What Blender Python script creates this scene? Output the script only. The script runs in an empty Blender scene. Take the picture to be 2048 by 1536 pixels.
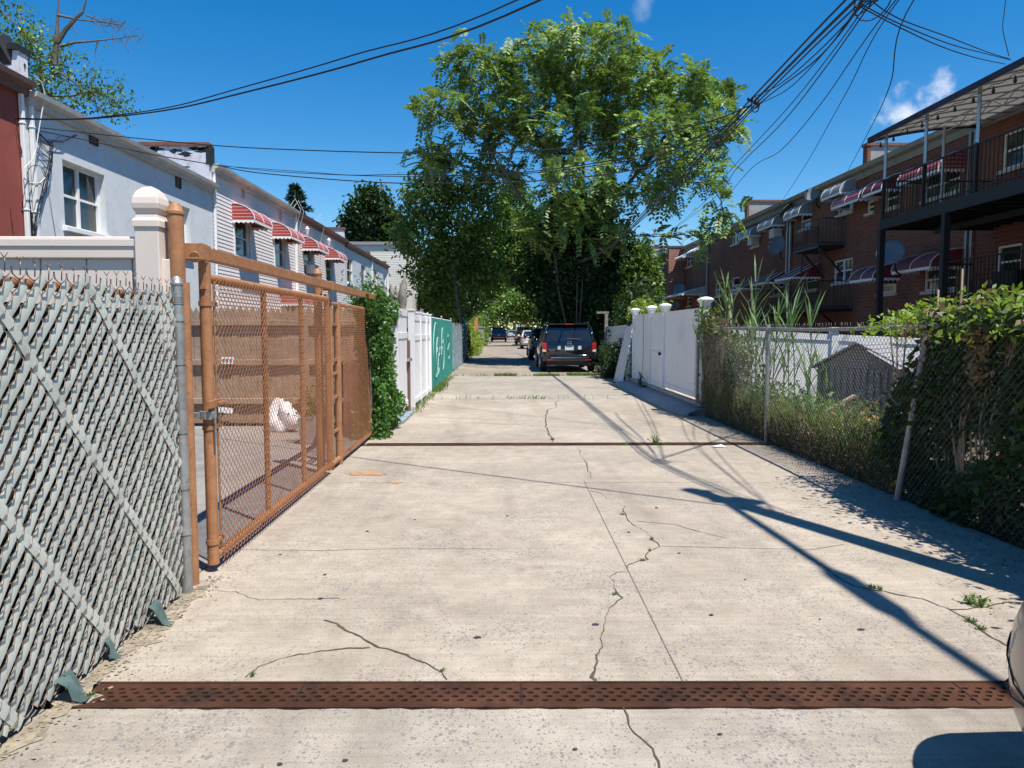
import bpy, math, random
import numpy as np
from mathutils import Vector, Matrix
random.seed(7); rng = np.random.default_rng(7)
S = bpy.context.scene
COL = S.collection
R = math.radians
# ------------------------------------------------------------------ camera model
F = 1450.0; CAM = np.array([0, 0, 1.55])
PS = math.atan(24 / F); TH = math.atan(108 / F)
FW = np.array([math.sin(PS) * math.cos(TH), math.cos(PS) * math.cos(TH), -math.sin(TH)])
RT = np.array([math.cos(PS), -math.sin(PS), 0]); UP = np.cross(RT, FW)
def ray(px, py): return FW + RT * (px - 1024) / F + UP * (768 - py) / F
def at(px, py, X=None, Y=None, Z=None):
    """survey helper: the world point seen at a photo pixel on a known world plane"""
    d = ray(px, py)
    t = X / d[0] if X is not None else Y / d[1] if Y is not None else (Z - 1.55) / d[2]
    return CAM + d * t
def vplane(A, B, px, py):
    d = ray(px, py); ex, ey = B[0] - A[0], B[1] - A[1]
    t = (A[0] * ey - A[1] * ex) / (d[0] * ey - d[1] * ex)
    return CAM + d * t
# ------------------------------------------------------------------ object helpers
ORG = {}
def tag(o, label=None, cat=None, group=None, kind=None):
    if label: o['label'] = label
    if cat: o['category'] = cat
    if group: o['group'] = group
    if kind: o['kind'] = kind
    return o
def thing(name, label, cat, loc=(0, 0, 0), group=None):
    o = bpy.data.objects.new(name, None); COL.objects.link(o)
    o.location = loc; o.empty_display_size = .2; ORG[o] = np.array(loc, float)
    return tag(o, label, cat, group)
def link(me, name, parent, mats, org=None):
    o = bpy.data.objects.new(name, me); COL.objects.link(o)
    for m in (mats if isinstance(mats, (list, tuple)) else [mats]): me.materials.append(m)
    if parent is not None: o.parent = parent; ORG[o] = ORG[parent]
    else:
        o.location = org if org is not None else (0, 0, 0); ORG[o] = np.array(org if org is not None else (0, 0, 0), float)
    return o
class MB:
    def __init__(s): s.v = []; s.f = []; s.m = []
    def add(s, V, Fc, mi=0):
        n = len(s.v); s.v += [tuple(map(float, p)) for p in V]
        for f in Fc: s.f.append(tuple(i + n for i in f)); s.m.append(mi)
    def quad(s, a, b, c, d, mi=0): s.add([a, b, c, d], [(0, 1, 2, 3)], mi)
    def box(s, x0, x1, y0, y1, z0, z1, mi=0):
        s.add([(x, y, z) for z in (z0, z1) for y in (y0, y1) for x in (x0, x1)],
              [(0, 2, 3, 1), (4, 5, 7, 6), (0, 1, 5, 4), (2, 6, 7, 3), (0, 4, 6, 2), (1, 3, 7, 5)], mi)
    def obox(s, c, sz, rot=None, mi=0):
        M = Matrix.Rotation(0, 3, 'Z') if rot is None else rot
        V = [Vector(c) + M @ Vector((x * sz[0] / 2, y * sz[1] / 2, z * sz[2] / 2)) for z in (-1, 1) for y in (-1, 1) for x in (-1, 1)]
        s.add(V, [(0, 2, 3, 1), (4, 5, 7, 6), (0, 1, 5, 4), (2, 6, 7, 3), (0, 4, 6, 2), (1, 3, 7, 5)], mi)
    def tube(s, P, r, n=6, mi=0, caps=True):
        P = [Vector(p) for p in P]; N = len(P)
        rr = [r] * N if not hasattr(r, '__len__') else r
        V = []; u = None
        for i in range(N):
            t = (P[min(i + 1, N - 1)] - P[max(i - 1, 0)]);
            if t.length < 1e-9: t = Vector((0, 0, 1))
            t.normalize()
            if u is None: u = t.orthogonal().normalized()
            else:
                u = (u - t * u.dot(t))
                u = u.normalized() if u.length > 1e-6 else t.orthogonal().normalized()
            w = t.cross(u)
            for k in range(n):
                a = 2 * math.pi * k / n; V.append(P[i] + (u * math.cos(a) + w * math.sin(a)) * rr[i])
        Fc = [(i * n + k, i * n + (k + 1) % n, (i + 1) * n + (k + 1) % n, (i + 1) * n + k) for i in range(N - 1) for k in range(n)]
        if caps: Fc += [tuple(range(n))[::-1], tuple((N - 1) * n + k for k in range(n))]
        s.add(V, Fc, mi)
    def lathe(s, prof, c, n=14, mi=0, ax='z'):
        V = []
        for r, h in prof:
            for k in range(n):
                a = 2 * math.pi * k / n
                p = (r * math.cos(a), r * math.sin(a), h) if ax == 'z' else (h, r * math.cos(a), r * math.sin(a)) if ax == 'x' else (r * math.cos(a), h, r * math.sin(a))
                V.append((p[0] + c[0], p[1] + c[1], p[2] + c[2]))
        N = len(prof)
        Fc = [(i * n + k, i * n + (k + 1) % n, (i + 1) * n + (k + 1) % n, (i + 1) * n + k) for i in range(N - 1) for k in range(n)]
        Fc += [tuple(range(n))[::-1], tuple((N - 1) * n + k for k in range(n))]
        s.add(V, Fc, mi)
    def prism(s, poly, ax, a, b, mi=0):
        n = len(poly)
        def P(p, t): return (t, p[0], p[1]) if ax == 'x' else (p[0], t, p[1]) if ax == 'y' else (p[0], p[1], t)
        V = [P(p, a) for p in poly] + [P(p, b) for p in poly]
        s.add(V, [(i, (i + 1) % n, n + (i + 1) % n, n + i) for i in range(n)] + [tuple(range(n))[::-1], tuple(range(n, 2 * n))], mi)
    def build(s, name, mats, parent=None, smooth=False, bevel=0, org=None):
        me = bpy.data.meshes.new(name)
        o0 = ORG[parent] if parent is not None else np.array(org if org is not None else (0, 0, 0), float)
        V = (np.array(s.v, float).reshape(-1, 3) - o0)
        me.from_pydata(V.tolist(), [], s.f); 
        me.polygons.foreach_set('material_index', s.m)
        if smooth is True: me.polygons.foreach_set('use_smooth', [True] * len(me.polygons))
        me.update()
        o = link(me, name, parent, mats, org)
        if bevel:
            b = o.modifiers.new('Bevel', 'BEVEL'); b.width = bevel; b.segments = 2; b.limit_method = 'ANGLE'; b.angle_limit = R(40)
        if smooth == 'auto':
            me.polygons.foreach_set('use_smooth', [True] * len(me.polygons))
            try: me.set_sharp_from_angle(angle=R(35))
            except Exception: pass
        return o
def build_each(mb, name, mats, parent, smooth=False, bevel=0):
    """every connected piece of the mesh becomes an object of its own"""
    p = list(range(len(mb.v)))
    def find(i):
        while p[i] != i: p[i] = p[p[i]]; i = p[i]
        return i
    for f in mb.f:
        for j in f[1:]: p[find(f[0])] = find(j)
    G = {}
    for f, m in zip(mb.f, mb.m): G.setdefault(find(f[0]), []).append((f, m))
    for L in G.values():
        ix = sorted({i for f, _ in L for i in f}); mp = {a: b for b, a in enumerate(ix)}; q = MB()
        q.v = [mb.v[i] for i in ix]; q.f = [tuple(mp[i] for i in f) for f, _ in L]; q.m = [m for _, m in L]; q.build(name, mats, parent, smooth, bevel)
def np_mesh(name, V, Fq, mats, parent=None, org=None, smooth=False, mi=None):
    V = np.asarray(V, float).reshape(-1, 3); Fq = np.asarray(Fq, np.int32)
    o0 = ORG[parent] if parent is not None else np.array(org if org is not None else (0, 0, 0), float)
    V = V - o0
    me = bpy.data.meshes.new(name); k = Fq.shape[1]; n = len(Fq)
    me.vertices.add(len(V)); me.vertices.foreach_set('co', V.astype(np.float32).ravel())
    me.loops.add(n * k); me.loops.foreach_set('vertex_index', Fq.ravel())
    me.polygons.add(n); me.polygons.foreach_set('loop_start', np.arange(0, n * k, k, dtype=np.int32))
    if mi is not None: me.polygons.foreach_set('material_index', np.asarray(mi, np.int32))
    if smooth: me.polygons.foreach_set('use_smooth', np.ones(n, bool))
    me.update(calc_edges=True)
    return link(me, name, parent, mats, org)
def unit(a): return a / (np.linalg.norm(a, axis=-1, keepdims=True) + 1e-9)
def rdir(n): return unit(rng.normal(size=(n, 3)))
def leaf_quads(P, D, size, asp=.45, flat=.5):
    """rhombic leaves at P pointing along D; flat pulls blades towards the horizontal"""
    n = len(P); D = unit(D); size = np.broadcast_to(np.asarray(size, float), (n,))[:, None]
    up = rdir(n) * (1 - flat) + np.array([0, 0, 1.0]) * flat
    sd = unit(np.cross(D, up)); nn = np.cross(sd, D)
    mid = P + D * size * .45 + nn * size * .06
    V = np.stack([P, mid + sd * size * asp * .5, P + D * size - nn * size * .08, mid - sd * size * asp * .5], 1)
    return V.reshape(-1, 3)
def leaf_obj(name, V, mat, parent=None, org=None):
    n = len(V) // 4
    return np_mesh(name, V, np.arange(n * 4).reshape(n, 4), mat, parent, org)
def fronds(P, D, L, pairs=5, ll=.33, droop=.35):
    """pinnate leaves: pairs of leaflets along a drooping rib"""
    n = len(P); D = unit(D); sd = unit(np.cross(D, np.array([0, 0, 1.0]) + .35 * rdir(n))); nn = np.cross(sd, D)
    out = []; L = np.broadcast_to(np.asarray(L, float), (n,))[:, None]
    for j in range(pairs):
        t = (j + 1) / pairs
        b = P + D * L * t - np.array([0, 0, 1.0]) * L * droop * t * t
        for sg in (-1, 1):
            d = unit(D * .45 + sd * sg * .95 - np.array([0, 0, 1.0]) * .35 + .18 * rdir(n))
            s = L * ll * (1 - .35 * abs(t - .5)) * rng.uniform(.85, 1.15, (n, 1))
            w = unit(np.cross(d, nn)) * s * .27
            m = b + d * s * .4
            out.append(np.stack([b, m + w, b + d * s, m - w], 1))
    return np.concatenate(out, 0).reshape(-1, 3)
# ------------------------------------------------------------------ materials
def new_mat(name):
    m = bpy.data.materials.new(name); m.use_nodes = True
    nt = m.node_tree; b = nt.nodes['Principled BSDF']; return m, nt, b
def N(nt, t, **kw):
    n = nt.nodes.new(t)
    for k, v in kw.items():
        if k.startswith('i_'): n.inputs[k[2:].replace('_', ' ')].default_value = v
        else: setattr(n, k, v)
    return n
def ramp(nt, stops, interp='LINEAR'):
    n = nt.nodes.new('ShaderNodeValToRGB'); e = n.color_ramp.elements; n.color_ramp.interpolation = interp
    while len(e) < len(stops): e.new(.5)
    for el, (p, c) in zip(e, stops): el.position = p; el.color = (*c, 1) if len(c) == 3 else c
    return n
def coord(nt): return nt.nodes.new('ShaderNodeNewGeometry').outputs['Position']
def mix(nt, fac, a, b, mode='MIX'):
    n = nt.nodes.new('ShaderNodeMix'); n.data_type = 'RGBA'; n.blend_type = mode
    for s, v in ((0, fac), (6, a), (7, b)):
        if hasattr(v, 'is_output'): nt.links.new(v, n.inputs[s])
        else: n.inputs[s].default_value = v if s == 0 or len(v) == 4 else (*v, 1)
    return n.outputs[2]
def noise(nt, scale, detail=4, rough=.55, vec=None, dist=0):
    n = N(nt, 'ShaderNodeTexNoise'); n.inputs['Scale'].default_value = scale; n.inputs['Detail'].default_value = detail
    n.inputs['Roughness'].default_value = rough; n.inputs['Distortion'].default_value = dist
    nt.links.new(vec if vec is not None else coord(nt), n.inputs['Vector']); return n.outputs['Fac']
def bump(nt, b, h, strength=.3, dist=.01):
    n = nt.nodes.new('ShaderNodeBump'); n.inputs['Strength'].default_value = strength; n.inputs['Distance'].default_value = dist
    nt.links.new(h, n.inputs['Height']); nt.links.new(n.outputs[0], b.inputs['Normal'])
def paint(name, c, rough=.5, var=.18, scale=3, spec=.5, metal=0, dirt=None, bumps=0, coat=0):
    """base colour with worn large and small tone variation, optional dirt colour"""
    m, nt, b = new_mat(name)
    k = noise(nt, scale, 6, .65); rp = ramp(nt, [(.3, tuple(x * (1 - var) for x in c)), (.7, tuple(min(1, x * (1 + var)) for x in c))])
    nt.links.new(k, rp.inputs[0]); col = rp.outputs[0]
    if dirt:
        k2 = noise(nt, scale * 2.7, 8, .7, dist=.4); r2 = ramp(nt, [(.52, (0, 0, 0)), (.72, (1, 1, 1))]); nt.links.new(k2, r2.inputs[0])
        col = mix(nt, r2.outputs[0], col, dirt)
    nt.links.new(col, b.inputs['Base Color']); b.inputs['Roughness'].default_value = rough
    b.inputs['Specular IOR Level'].default_value = spec; b.inputs['Metallic'].default_value = metal
    if coat: b.inputs['Coat Weight'].default_value = coat; b.inputs['Coat Roughness'].default_value = .05
    if bumps: bump(nt, b, noise(nt, 60, 5), bumps, .01)
    return m
def leafmat(name, cols, trans=.35, rough=.5):
    m, nt, b = new_mat(name)
    g = nt.nodes.new('ShaderNodeNewGeometry')
    rp = ramp(nt, [(i / (len(cols) - 1), c) for i, c in enumerate(cols)]); nt.links.new(g.outputs['Random Per Island'], rp.inputs[0])
    k = noise(nt, .55, 2); r2 = ramp(nt, [(.35, (.75, .75, .75)), (.65, (1.2, 1.2, 1.2))]); nt.links.new(k, r2.inputs[0])
    col = mix(nt, 1, rp.outputs[0], r2.outputs[0], 'MULTIPLY')
    nt.links.new(col, b.inputs['Base Color']); b.inputs['Roughness'].default_value = rough
    b.inputs['Specular IOR Level'].default_value = .35
    tr = nt.nodes.new('ShaderNodeBsdfTranslucent'); nt.links.new(mix(nt, 1, col, (1.25, 1.35, .6), 'MULTIPLY'), tr.inputs[0])
    mx = nt.nodes.new('ShaderNodeMixShader'); mx.inputs[0].default_value = trans
    nt.links.new(b.outputs[0], mx.inputs[1]); nt.links.new(tr.outputs[0], mx.inputs[2])
    nt.links.new(mx.outputs[0], nt.nodes['Material Output'].inputs[0]); return m
def concrete(name, c, dark=.55, scale=1.0, stain=.25):
    m, nt, b = new_mat(name); P = coord(nt)
    big = noise(nt, .55, 5, .6); r1 = ramp(nt, [(.3, tuple(x * (1 - stain) for x in c)), (.7, tuple(min(1, x * (1 + stain * .35)) for x in c))]); nt.links.new(big, r1.inputs[0])
    med = noise(nt, 5, 6, .7); r1b = ramp(nt, [(.35, (.84, .83, .82)), (.65, (1.06, 1.06, 1.06))]); nt.links.new(med, r1b.inputs[0])
    col = mix(nt, 1, r1.outputs[0], r1b.outputs[0], 'MULTIPLY')
    mp = N(nt, 'ShaderNodeMapping'); nt.links.new(P, mp.inputs[0]); mp.inputs['Scale'].default_value = (1.2, 34, 1); br_ = noise(nt, 1, 3, .6, mp.outputs[0]); rb = ramp(nt, [(.35, (.92, .915, .91)), (.65, (1.05, 1.05, 1.05))]); nt.links.new(br_, rb.inputs[0]); col = mix(nt, 1, col, rb.outputs[0], 'MULTIPLY')
    mp2 = N(nt, 'ShaderNodeMapping'); nt.links.new(P, mp2.inputs[0]); mp2.inputs['Scale'].default_value = (1.9, .22, 1); tk = noise(nt, 1, 4, .6, mp2.outputs[0]); rt_ = ramp(nt, [(.52, (1, 1, 1)), (.72, (.80, .79, .78))]); nt.links.new(tk, rt_.inputs[0]); col = mix(nt, 1, col, rt_.outputs[0], 'MULTIPLY')
    oil = noise(nt, 1.7, 6, .65); ro = ramp(nt, [(.60, (1, 1, 1)), (.74, (.70, .68, .66))]); nt.links.new(oil, ro.inputs[0]); col = mix(nt, 1, col, ro.outputs[0], 'MULTIPLY')
    fine = noise(nt, 160, 3, .7); rf = ramp(nt, [(.3, (.74, .73, .71)), (.7, (1.16, 1.16, 1.16))]); nt.links.new(fine, rf.inputs[0])
    col = mix(nt, 1, col, rf.outputs[0], 'MULTIPLY')
    mask = noise(nt, 1.3, 4, .7)
    for sc, thr, tone in ((55, .28, (.16, .155, .155)), (95, .36, (.2, .19, .18)), (75, .13, (.5, .48, .45))):
        v = N(nt, 'ShaderNodeTexVoronoi'); v.inputs['Scale'].default_value = sc * scale; v.inputs['Randomness'].default_value = 1
        w = N(nt, 'ShaderNodeVectorMath', operation='MULTIPLY_ADD'); nt.links.new(P, w.inputs[0]); w.inputs[1].default_value = (1, .8, 1)
        wn = N(nt, 'ShaderNodeTexNoise'); wn.inputs['Scale'].default_value = 40; nt.links.new(P, wn.inputs['Vector'])
        ws = N(nt, 'ShaderNodeVectorMath', operation='SCALE'); nt.links.new(wn.outputs['Color'], ws.inputs[0]); ws.inputs['Scale'].default_value = .02
        nt.links.new(ws.outputs[0], w.inputs[2]); nt.links.new(w.outputs[0], v.inputs['Vector'])
        sep = N(nt, 'ShaderNodeSeparateColor'); nt.links.new(v.outputs['Color'], sep.inputs[0])
        # cell random gives the grain's size; patches of bare aggregate come and go
        a = N(nt, 'ShaderNodeMath', operation='MULTIPLY_ADD'); nt.links.new(mask, a.inputs[0]); a.inputs[1].default_value = 1.5; a.inputs[2].default_value = -.28
        th = N(nt, 'ShaderNodeMath', operation='MULTIPLY'); nt.links.new(sep.outputs[0], th.inputs[0]); nt.links.new(a.outputs[0], th.inputs[1])
        th2 = N(nt, 'ShaderNodeMath', operation='MULTIPLY'); nt.links.new(th.outputs[0], th2.inputs[0]); th2.inputs[1].default_value = thr * 3.2
        lt = N(nt, 'ShaderNodeMath', operation='LESS_THAN'); nt.links.new(v.outputs['Distance'], lt.inputs[0]); nt.links.new(th2.outputs[0], lt.inputs[1])
        gt = N(nt, 'ShaderNodeMath', operation='GREATER_THAN'); nt.links.new(sep.outputs[1], gt.inputs[0]); gt.inputs[1].default_value = .45
        ml = N(nt, 'ShaderNodeMath', operation='MULTIPLY'); nt.links.new(lt.outputs[0], ml.inputs[0]); nt.links.new(gt.outputs[0], ml.inputs[1])
        m2 = N(nt, 'ShaderNodeMath', operation='MULTIPLY'); nt.links.new(ml.outputs[0], m2.inputs[0]); m2.inputs[1].default_value = dark
        col = mix(nt, m2.outputs[0], col, tone)
    nt.links.new(col, b.inputs['Base Color']); b.inputs['Roughness'].default_value = .9; b.inputs['Specular IOR Level'].default_value = .25
    bump(nt, b, noise(nt, 110, 6, .75), .35, .006); return m
def brick(name, c1, c2, mortar, sc=1.0):
    m, nt, b = new_mat(name); P = coord(nt); sp = N(nt, 'ShaderNodeSeparateXYZ'); nt.links.new(P, sp.inputs[0])
    ad = N(nt, 'ShaderNodeMath', operation='ADD'); nt.links.new(sp.outputs[0], ad.inputs[0]); nt.links.new(sp.outputs[1], ad.inputs[1])
    cb = N(nt, 'ShaderNodeCombineXYZ'); nt.links.new(ad.outputs[0], cb.inputs[0]); nt.links.new(sp.outputs[2], cb.inputs[1])
    t = N(nt, 'ShaderNodeTexBrick'); nt.links.new(cb.outputs[0], t.inputs['Vector'])
    for k, v in (('Color1', (*c1, 1)), ('Color2', (*c2, 1)), ('Mortar', (*mortar, 1)), ('Scale', 1), ('Mortar Size', .009 * sc), ('Brick Width', .22 * sc), ('Row Height', .085 * sc), ('Bias', -.2)): t.inputs[k].default_value = v
    k = noise(nt, .8, 5); rp = ramp(nt, [(.3, (.75, .75, .75)), (.7, (1.15, 1.12, 1.1))]); nt.links.new(k, rp.inputs[0])
    nt.links.new(mix(nt, 1, t.outputs[0], rp.outputs[0], 'MULTIPLY'), b.inputs['Base Color']); b.inputs['Roughness'].default_value = .9
    bump(nt, b, t.outputs['Fac'], -.4, .01); return m
M = {}
M['concrete'] = concrete('concrete', (.455, .39, .315), .7)
M['concrete_grey'] = concrete('greyer_concrete', (.425, .375, .312), .75, 1.0, .3)
M['concrete_far'] = concrete('far_concrete', (.36, .305, .245), .5, .8, .35)
M['yard_concrete'] = concrete('yard_concrete', (.29, .28, .265), .3)
M['curb'] = concrete('curb_concrete', (.42, .43, .44), .4)
M['soil'] = paint('soil', (.10, .075, .05), .95, .5, 2, dirt=(.19, .15, .1), bumps=.6)
M['rubble'] = paint('rubble', (.30, .25, .18), .95, .5, 9, dirt=(.08, .06, .04), bumps=1)
M['asphalt'] = paint('asphalt', (.07, .07, .07), .9, .2, 4)
M['crack'] = paint('crack', (.085, .068, .05), 1, .5, 9)
M['groove'] = paint('groove', (.17, .145, .12), 1, .4, 6)
M['stain'] = paint('paint_spill', (.42, .22, .10), .8, .2, 12)
M['gum'] = paint('gum', (.045, .045, .05), .7, .3, 30)
M['rust'] = paint('rusty_iron', (.066, .029, .017), .9, .5, 1.6, .15, dirt=(.018, .014, .013), bumps=.3)
M['pit'] = paint('dark_pit', (.012, .01, .009), 1, .2)
M['brown'] = paint('brown_painted_steel', (.36, .165, .072), .6, .2, 9, dirt=(.22, .088, .038), bumps=.15)
def chips(m, col, scale, lo, hi):
    nt = m.node_tree; b = nt.nodes['Principled BSDF']; src = b.inputs['Base Color'].links[0].from_socket; k = noise(nt, scale, 6, .7, dist=.6); r_ = ramp(nt, [(lo, (0, 0, 0)), (hi, (1, 1, 1))]); nt.links.new(k, r_.inputs[0])
    nt.links.new(mix(nt, r_.outputs[0], src, col), b.inputs['Base Color'])
chips(M['brown'], (.10, .045, .028), 26, .63, .67); chips(M['brown'], (.40, .20, .09), 7, .62, .72); chips(M['vinyl_white'], (.60, .59, .55), 2.2, .56, .78) if 'vinyl_white' in M else None
M['brown_mesh'] = paint('brown_painted_wire', (.34, .135, .052), .6, .2, 8)
M['galv'] = paint('galvanised_steel', (.34, .34, .33), .5, .25, 9, metal=.5, dirt=(.2, .17, .14))
M['rustwire'] = paint('rusting_wire', (.20, .145, .11), .38, .5, 14, metal=.45)
M['darkwire'] = paint('weathered_wire', (.15, .15, .145), .55, .3, 9, metal=.3)
M['slat'] = paint('sage_slat', (.545, .58, .52), .38, .16, 2.6, dirt=(.37, .405, .355))
M['slat_pale'] = paint('dull_green_slat', (.075, .115, .105), .5, .4, 9)
M['gap_shade'] = paint('gap_shade_dark', (.015, .02, .02), .9, .4, 5)  # near-black stand-in for the shade seen between the slats
M['slat_teal'] = paint('teal_slat', (.10, .34, .30), .4, .2, 4)
M['vinyl_beige'] = paint('beige_vinyl', (.72, .62, .53), .45, .04, 2)
M['vinyl_white'] = paint('white_vinyl', (.80, .80, .80), .4, .035, 1.2, dirt=(.72, .72, .71))
M['white_wood'] = paint('old_white_board', (.66, .65, .64), .7, .1, 4, dirt=(.5, .48, .46))
M['white'] = paint('white_paint', (.8, .8, .79), .5, .05, 3)
M['wood'] = paint('weathered_wood', (.32, .235, .165), .9, .3, 3, dirt=(.19, .14, .10), bumps=.4)
M['pole_wood'] = paint('pole_wood', (.22, .18, .14), .9, .3, 3, bumps=.4)
M['board'] = paint('orange_board', (.50, .25, .08), .8, .2, 4)
M['stucco_red'] = paint('red_stucco', (.27, .062, .045), .9, .12, 2.5, bumps=.6, dirt=(.21, .05, .038))
M['stucco_blue'] = paint('pale_blue_stucco', (.625, .65, .66), .9, .07, 1.6, bumps=.6, dirt=(.52, .545, .555))
M['siding'] = paint('pinkish_white_siding', (.74, .68, .66), .5, .04, 1)
M['siding_grey'] = paint('pale_grey_siding', (.58, .62, .63), .55, .08, 1, dirt=(.45, .48, .48))
M['siding_beige'] = paint('cream_siding', (.72, .68, .58), .55, .05, 1)
M['fascia'] = paint('weathered_fascia', (.52, .50, .47), .6, .15, 2, dirt=(.36, .32, .28))
M['fascia_red'] = paint('brown_fascia', (.16, .085, .065), .6, .2, 3)
M['roof'] = paint('roof_felt', (.06, .058, .058), .9, .3, 2)
M['tar'] = paint('tar', (.018, .017, .018), .6, .4, 6)
M['parapet'] = paint('whitewashed_parapet', (.66, .65, .70), .85, .08, 2, dirt=(.30, .28, .29), bumps=.5)
M['parapet_grey'] = paint('grey_parapet', (.33, .31, .31), .9, .2, 1.5, bumps=.4)
M['coping'] = paint('terracotta_coping', (.22, .085, .055), .7, .25, 5)
M['glass'] = paint('window_glass', (.035, .038, .036), .06, .4, .8, spec=.8)
M['vent'] = paint('dark_vent', (.045, .04, .038), .8, .3)
M['vent_cream'] = paint('cream_vent', (.55, .48, .33), .6, .1)
def stripes(name, c1, c2, sc):
    m, nt, b = new_mat(name); sp = N(nt, 'ShaderNodeSeparateXYZ'); nt.links.new(coord(nt), sp.inputs[0])
    mu = N(nt, 'ShaderNodeMath', operation='MULTIPLY'); nt.links.new(sp.outputs[2], mu.inputs[0]); mu.inputs[1].default_value = sc
    fr = N(nt, 'ShaderNodeMath', operation='FRACT'); nt.links.new(mu.outputs[0], fr.inputs[0])
    rp = ramp(nt, [(0, c2), (.2, c1)], 'CONSTANT'); nt.links.new(fr.outputs[0], rp.inputs[0]); nt.links.new(rp.outputs[0], b.inputs['Base Color'])
    b.inputs['Roughness'].default_value = .45; return m
M['awning_red'] = stripes('red_awning_metal', (.36, .045, .04), (.60, .38, .34), 9)
M['awning_dark'] = paint('maroon_awning', (.20, .03, .035), .5, .1)
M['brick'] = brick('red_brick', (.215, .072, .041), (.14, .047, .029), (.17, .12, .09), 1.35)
M['fascia_dark'] = paint('shaded_eaves', (.26, .235, .19), .7, .2, 2)  # eaves tone darkened: shade on the right-hand houses put into the colour
M['brick_lit'] = brick('sunlit_brick', (.36, .115, .06), (.27, .085, .05), (.42, .36, .31), 1.35)  # lighter copy of the brick, sunlight on the end wall put into colour
M['brick_base'] = brick('buff_brick', (.40, .35, .30), (.32, .28, .24), (.5, .48, .45))
M['black_metal'] = paint('black_ironwork', (.016, .016, .018), .5, .2)
M['navy'] = paint('navy_canvas', (.025, .03, .05), .8, .2)
M['canvas'] = paint('canopy_canvas', (.70, .67, .62), .8, .06, 1)
_nt = M['canvas'].node_tree; _tr = _nt.nodes.new('ShaderNodeBsdfTranslucent'); _tr.inputs[0].default_value = (.62, .58, .52, 1); _mx = _nt.nodes.new('ShaderNodeMixShader'); _mx.inputs[0].default_value = .13
_nt.links.new(_nt.nodes['Principled BSDF'].outputs[0], _mx.inputs[1]); _nt.links.new(_tr.outputs[0], _mx.inputs[2]); _nt.links.new(_mx.outputs[0], _nt.nodes['Material Output'].inputs[0])
M['steel'] = paint('bright_steel', (.42, .44, .46), .35, .1, metal=.7)
M['awning_grey'] = paint('grey_awning', (.27, .27, .275), .5, .15)
M['dish'] = paint('grey_dish', (.16, .175, .19), .5, .1)
M['ac'] = paint('air_conditioner_case', (.60, .59, .55), .5, .08)
M['wire'] = paint('black_cable', (.012, .012, .014), .6, .2)
M['coax'] = paint('white_cable', (.62, .60, .55), .5, .1)
M['bark'] = paint('bark', (.13, .105, .085), .95, .35, 4, bumps=.8)
M['bark_pale'] = paint('pale_bark', (.27, .235, .205), .95, .5, 9, bumps=.8)
M['stem_dry'] = paint('dry_stem', (.34, .25, .16), .9, .3)
M['leaf_big'] = leafmat('tree_of_heaven_leaf', [(.085, .15, .04), (.15, .24, .065), (.24, .34, .095), (.34, .43, .15)], .27)
M['leaf_mid'] = leafmat('street_tree_leaf', [(.06, .12, .022), (.12, .21, .04), (.22, .32, .065)], .28)
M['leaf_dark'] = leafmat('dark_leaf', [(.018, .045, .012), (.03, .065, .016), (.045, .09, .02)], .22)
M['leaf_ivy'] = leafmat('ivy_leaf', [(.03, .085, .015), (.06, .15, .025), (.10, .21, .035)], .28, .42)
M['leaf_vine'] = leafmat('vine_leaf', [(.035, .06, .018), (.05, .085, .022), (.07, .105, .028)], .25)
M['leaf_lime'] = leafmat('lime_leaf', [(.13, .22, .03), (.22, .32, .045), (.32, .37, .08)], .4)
M['leaf_dry'] = leafmat('dry_leaf', [(.20, .12, .07), (.30, .19, .11), (.25, .17, .08)], .2)
M['grass'] = leafmat('grass_blade', [(.06, .13, .02), (.11, .19, .035), (.17, .22, .06)], .35)
M['reed'] = leafmat('reed_blade', [(.10, .18, .07), (.15, .24, .10), (.20, .28, .13)], .35)
M['weed'] = leafmat('weed_leaf', [(.05, .10, .022), (.10, .16, .03), (.16, .19, .06), (.23, .17, .08)], .35)
M['conifer'] = leafmat('conifer_needle', [(.012, .035, .02), (.02, .05, .028)], .1)
M['car_black'] = paint('black_car_paint', (.006, .0065, .008), .12, .1, spec=.6, coat=.8)
M['car_navy'] = paint('navy_car_paint', (.02, .03, .055), .15, .1, coat=.8)
M['car_white'] = paint('silver_white_car_paint', (.58, .59, .60), .2, .05, coat=.6)
M['car_red'] = paint('maroon_car_paint', (.11, .012, .016), .18, .1, coat=.8)
M['car_beige'] = paint('beige_car_paint', (.27, .205, .155), .3, .06, 1.5, coat=.5)
M['car_sky'] = paint('pale_blue_car_paint', (.38, .45, .5), .2, .05, coat=.6)
M['plastic'] = paint('black_plastic', (.02, .02, .021), .55, .2)
M['car_glass'] = paint('car_glass', (.012, .014, .016), .04, .2, spec=.9)
M['tyre'] = paint('tyre_rubber', (.018, .018, .018), .85, .3)
M['tail'] = paint('red_tail_lamp', (.40, .02, .025), .2, .2, 8, coat=.6)
M['lamp_clear'] = paint('clear_lamp', (.62, .60, .58), .2, .1, coat=.6)
M['plate'] = paint('number_plate', (.66, .68, .72), .45, .1, 30)
M['chrome'] = paint('chrome', (.55, .56, .58), .15, .05, metal=.9)
M['teal'] = paint('teal_mesh_cloth', (.03, .27, .22), .75, .15, 3, dirt=(.02, .20, .165))
M['tarp'] = paint('blue_grey_tarp', (.22, .29, .32), .7, .25, 4, dirt=(.10, .12, .13))
M['graffiti'] = paint('white_spray', (.33, .52, .48), .8, .1)
chips(M['vinyl_white'], (.62, .61, .57), 1.7, .55, .8); chips(M['stucco_blue'], (.44, .46, .46), 3.1, .62, .8)
M['bag'] = paint('white_plastic_bag', (.78, .72, .71), .45, .08, 6, dirt=(.66, .54, .52))
M['paper'] = paint('paper', (.8, .79, .77), .8, .05)
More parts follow.
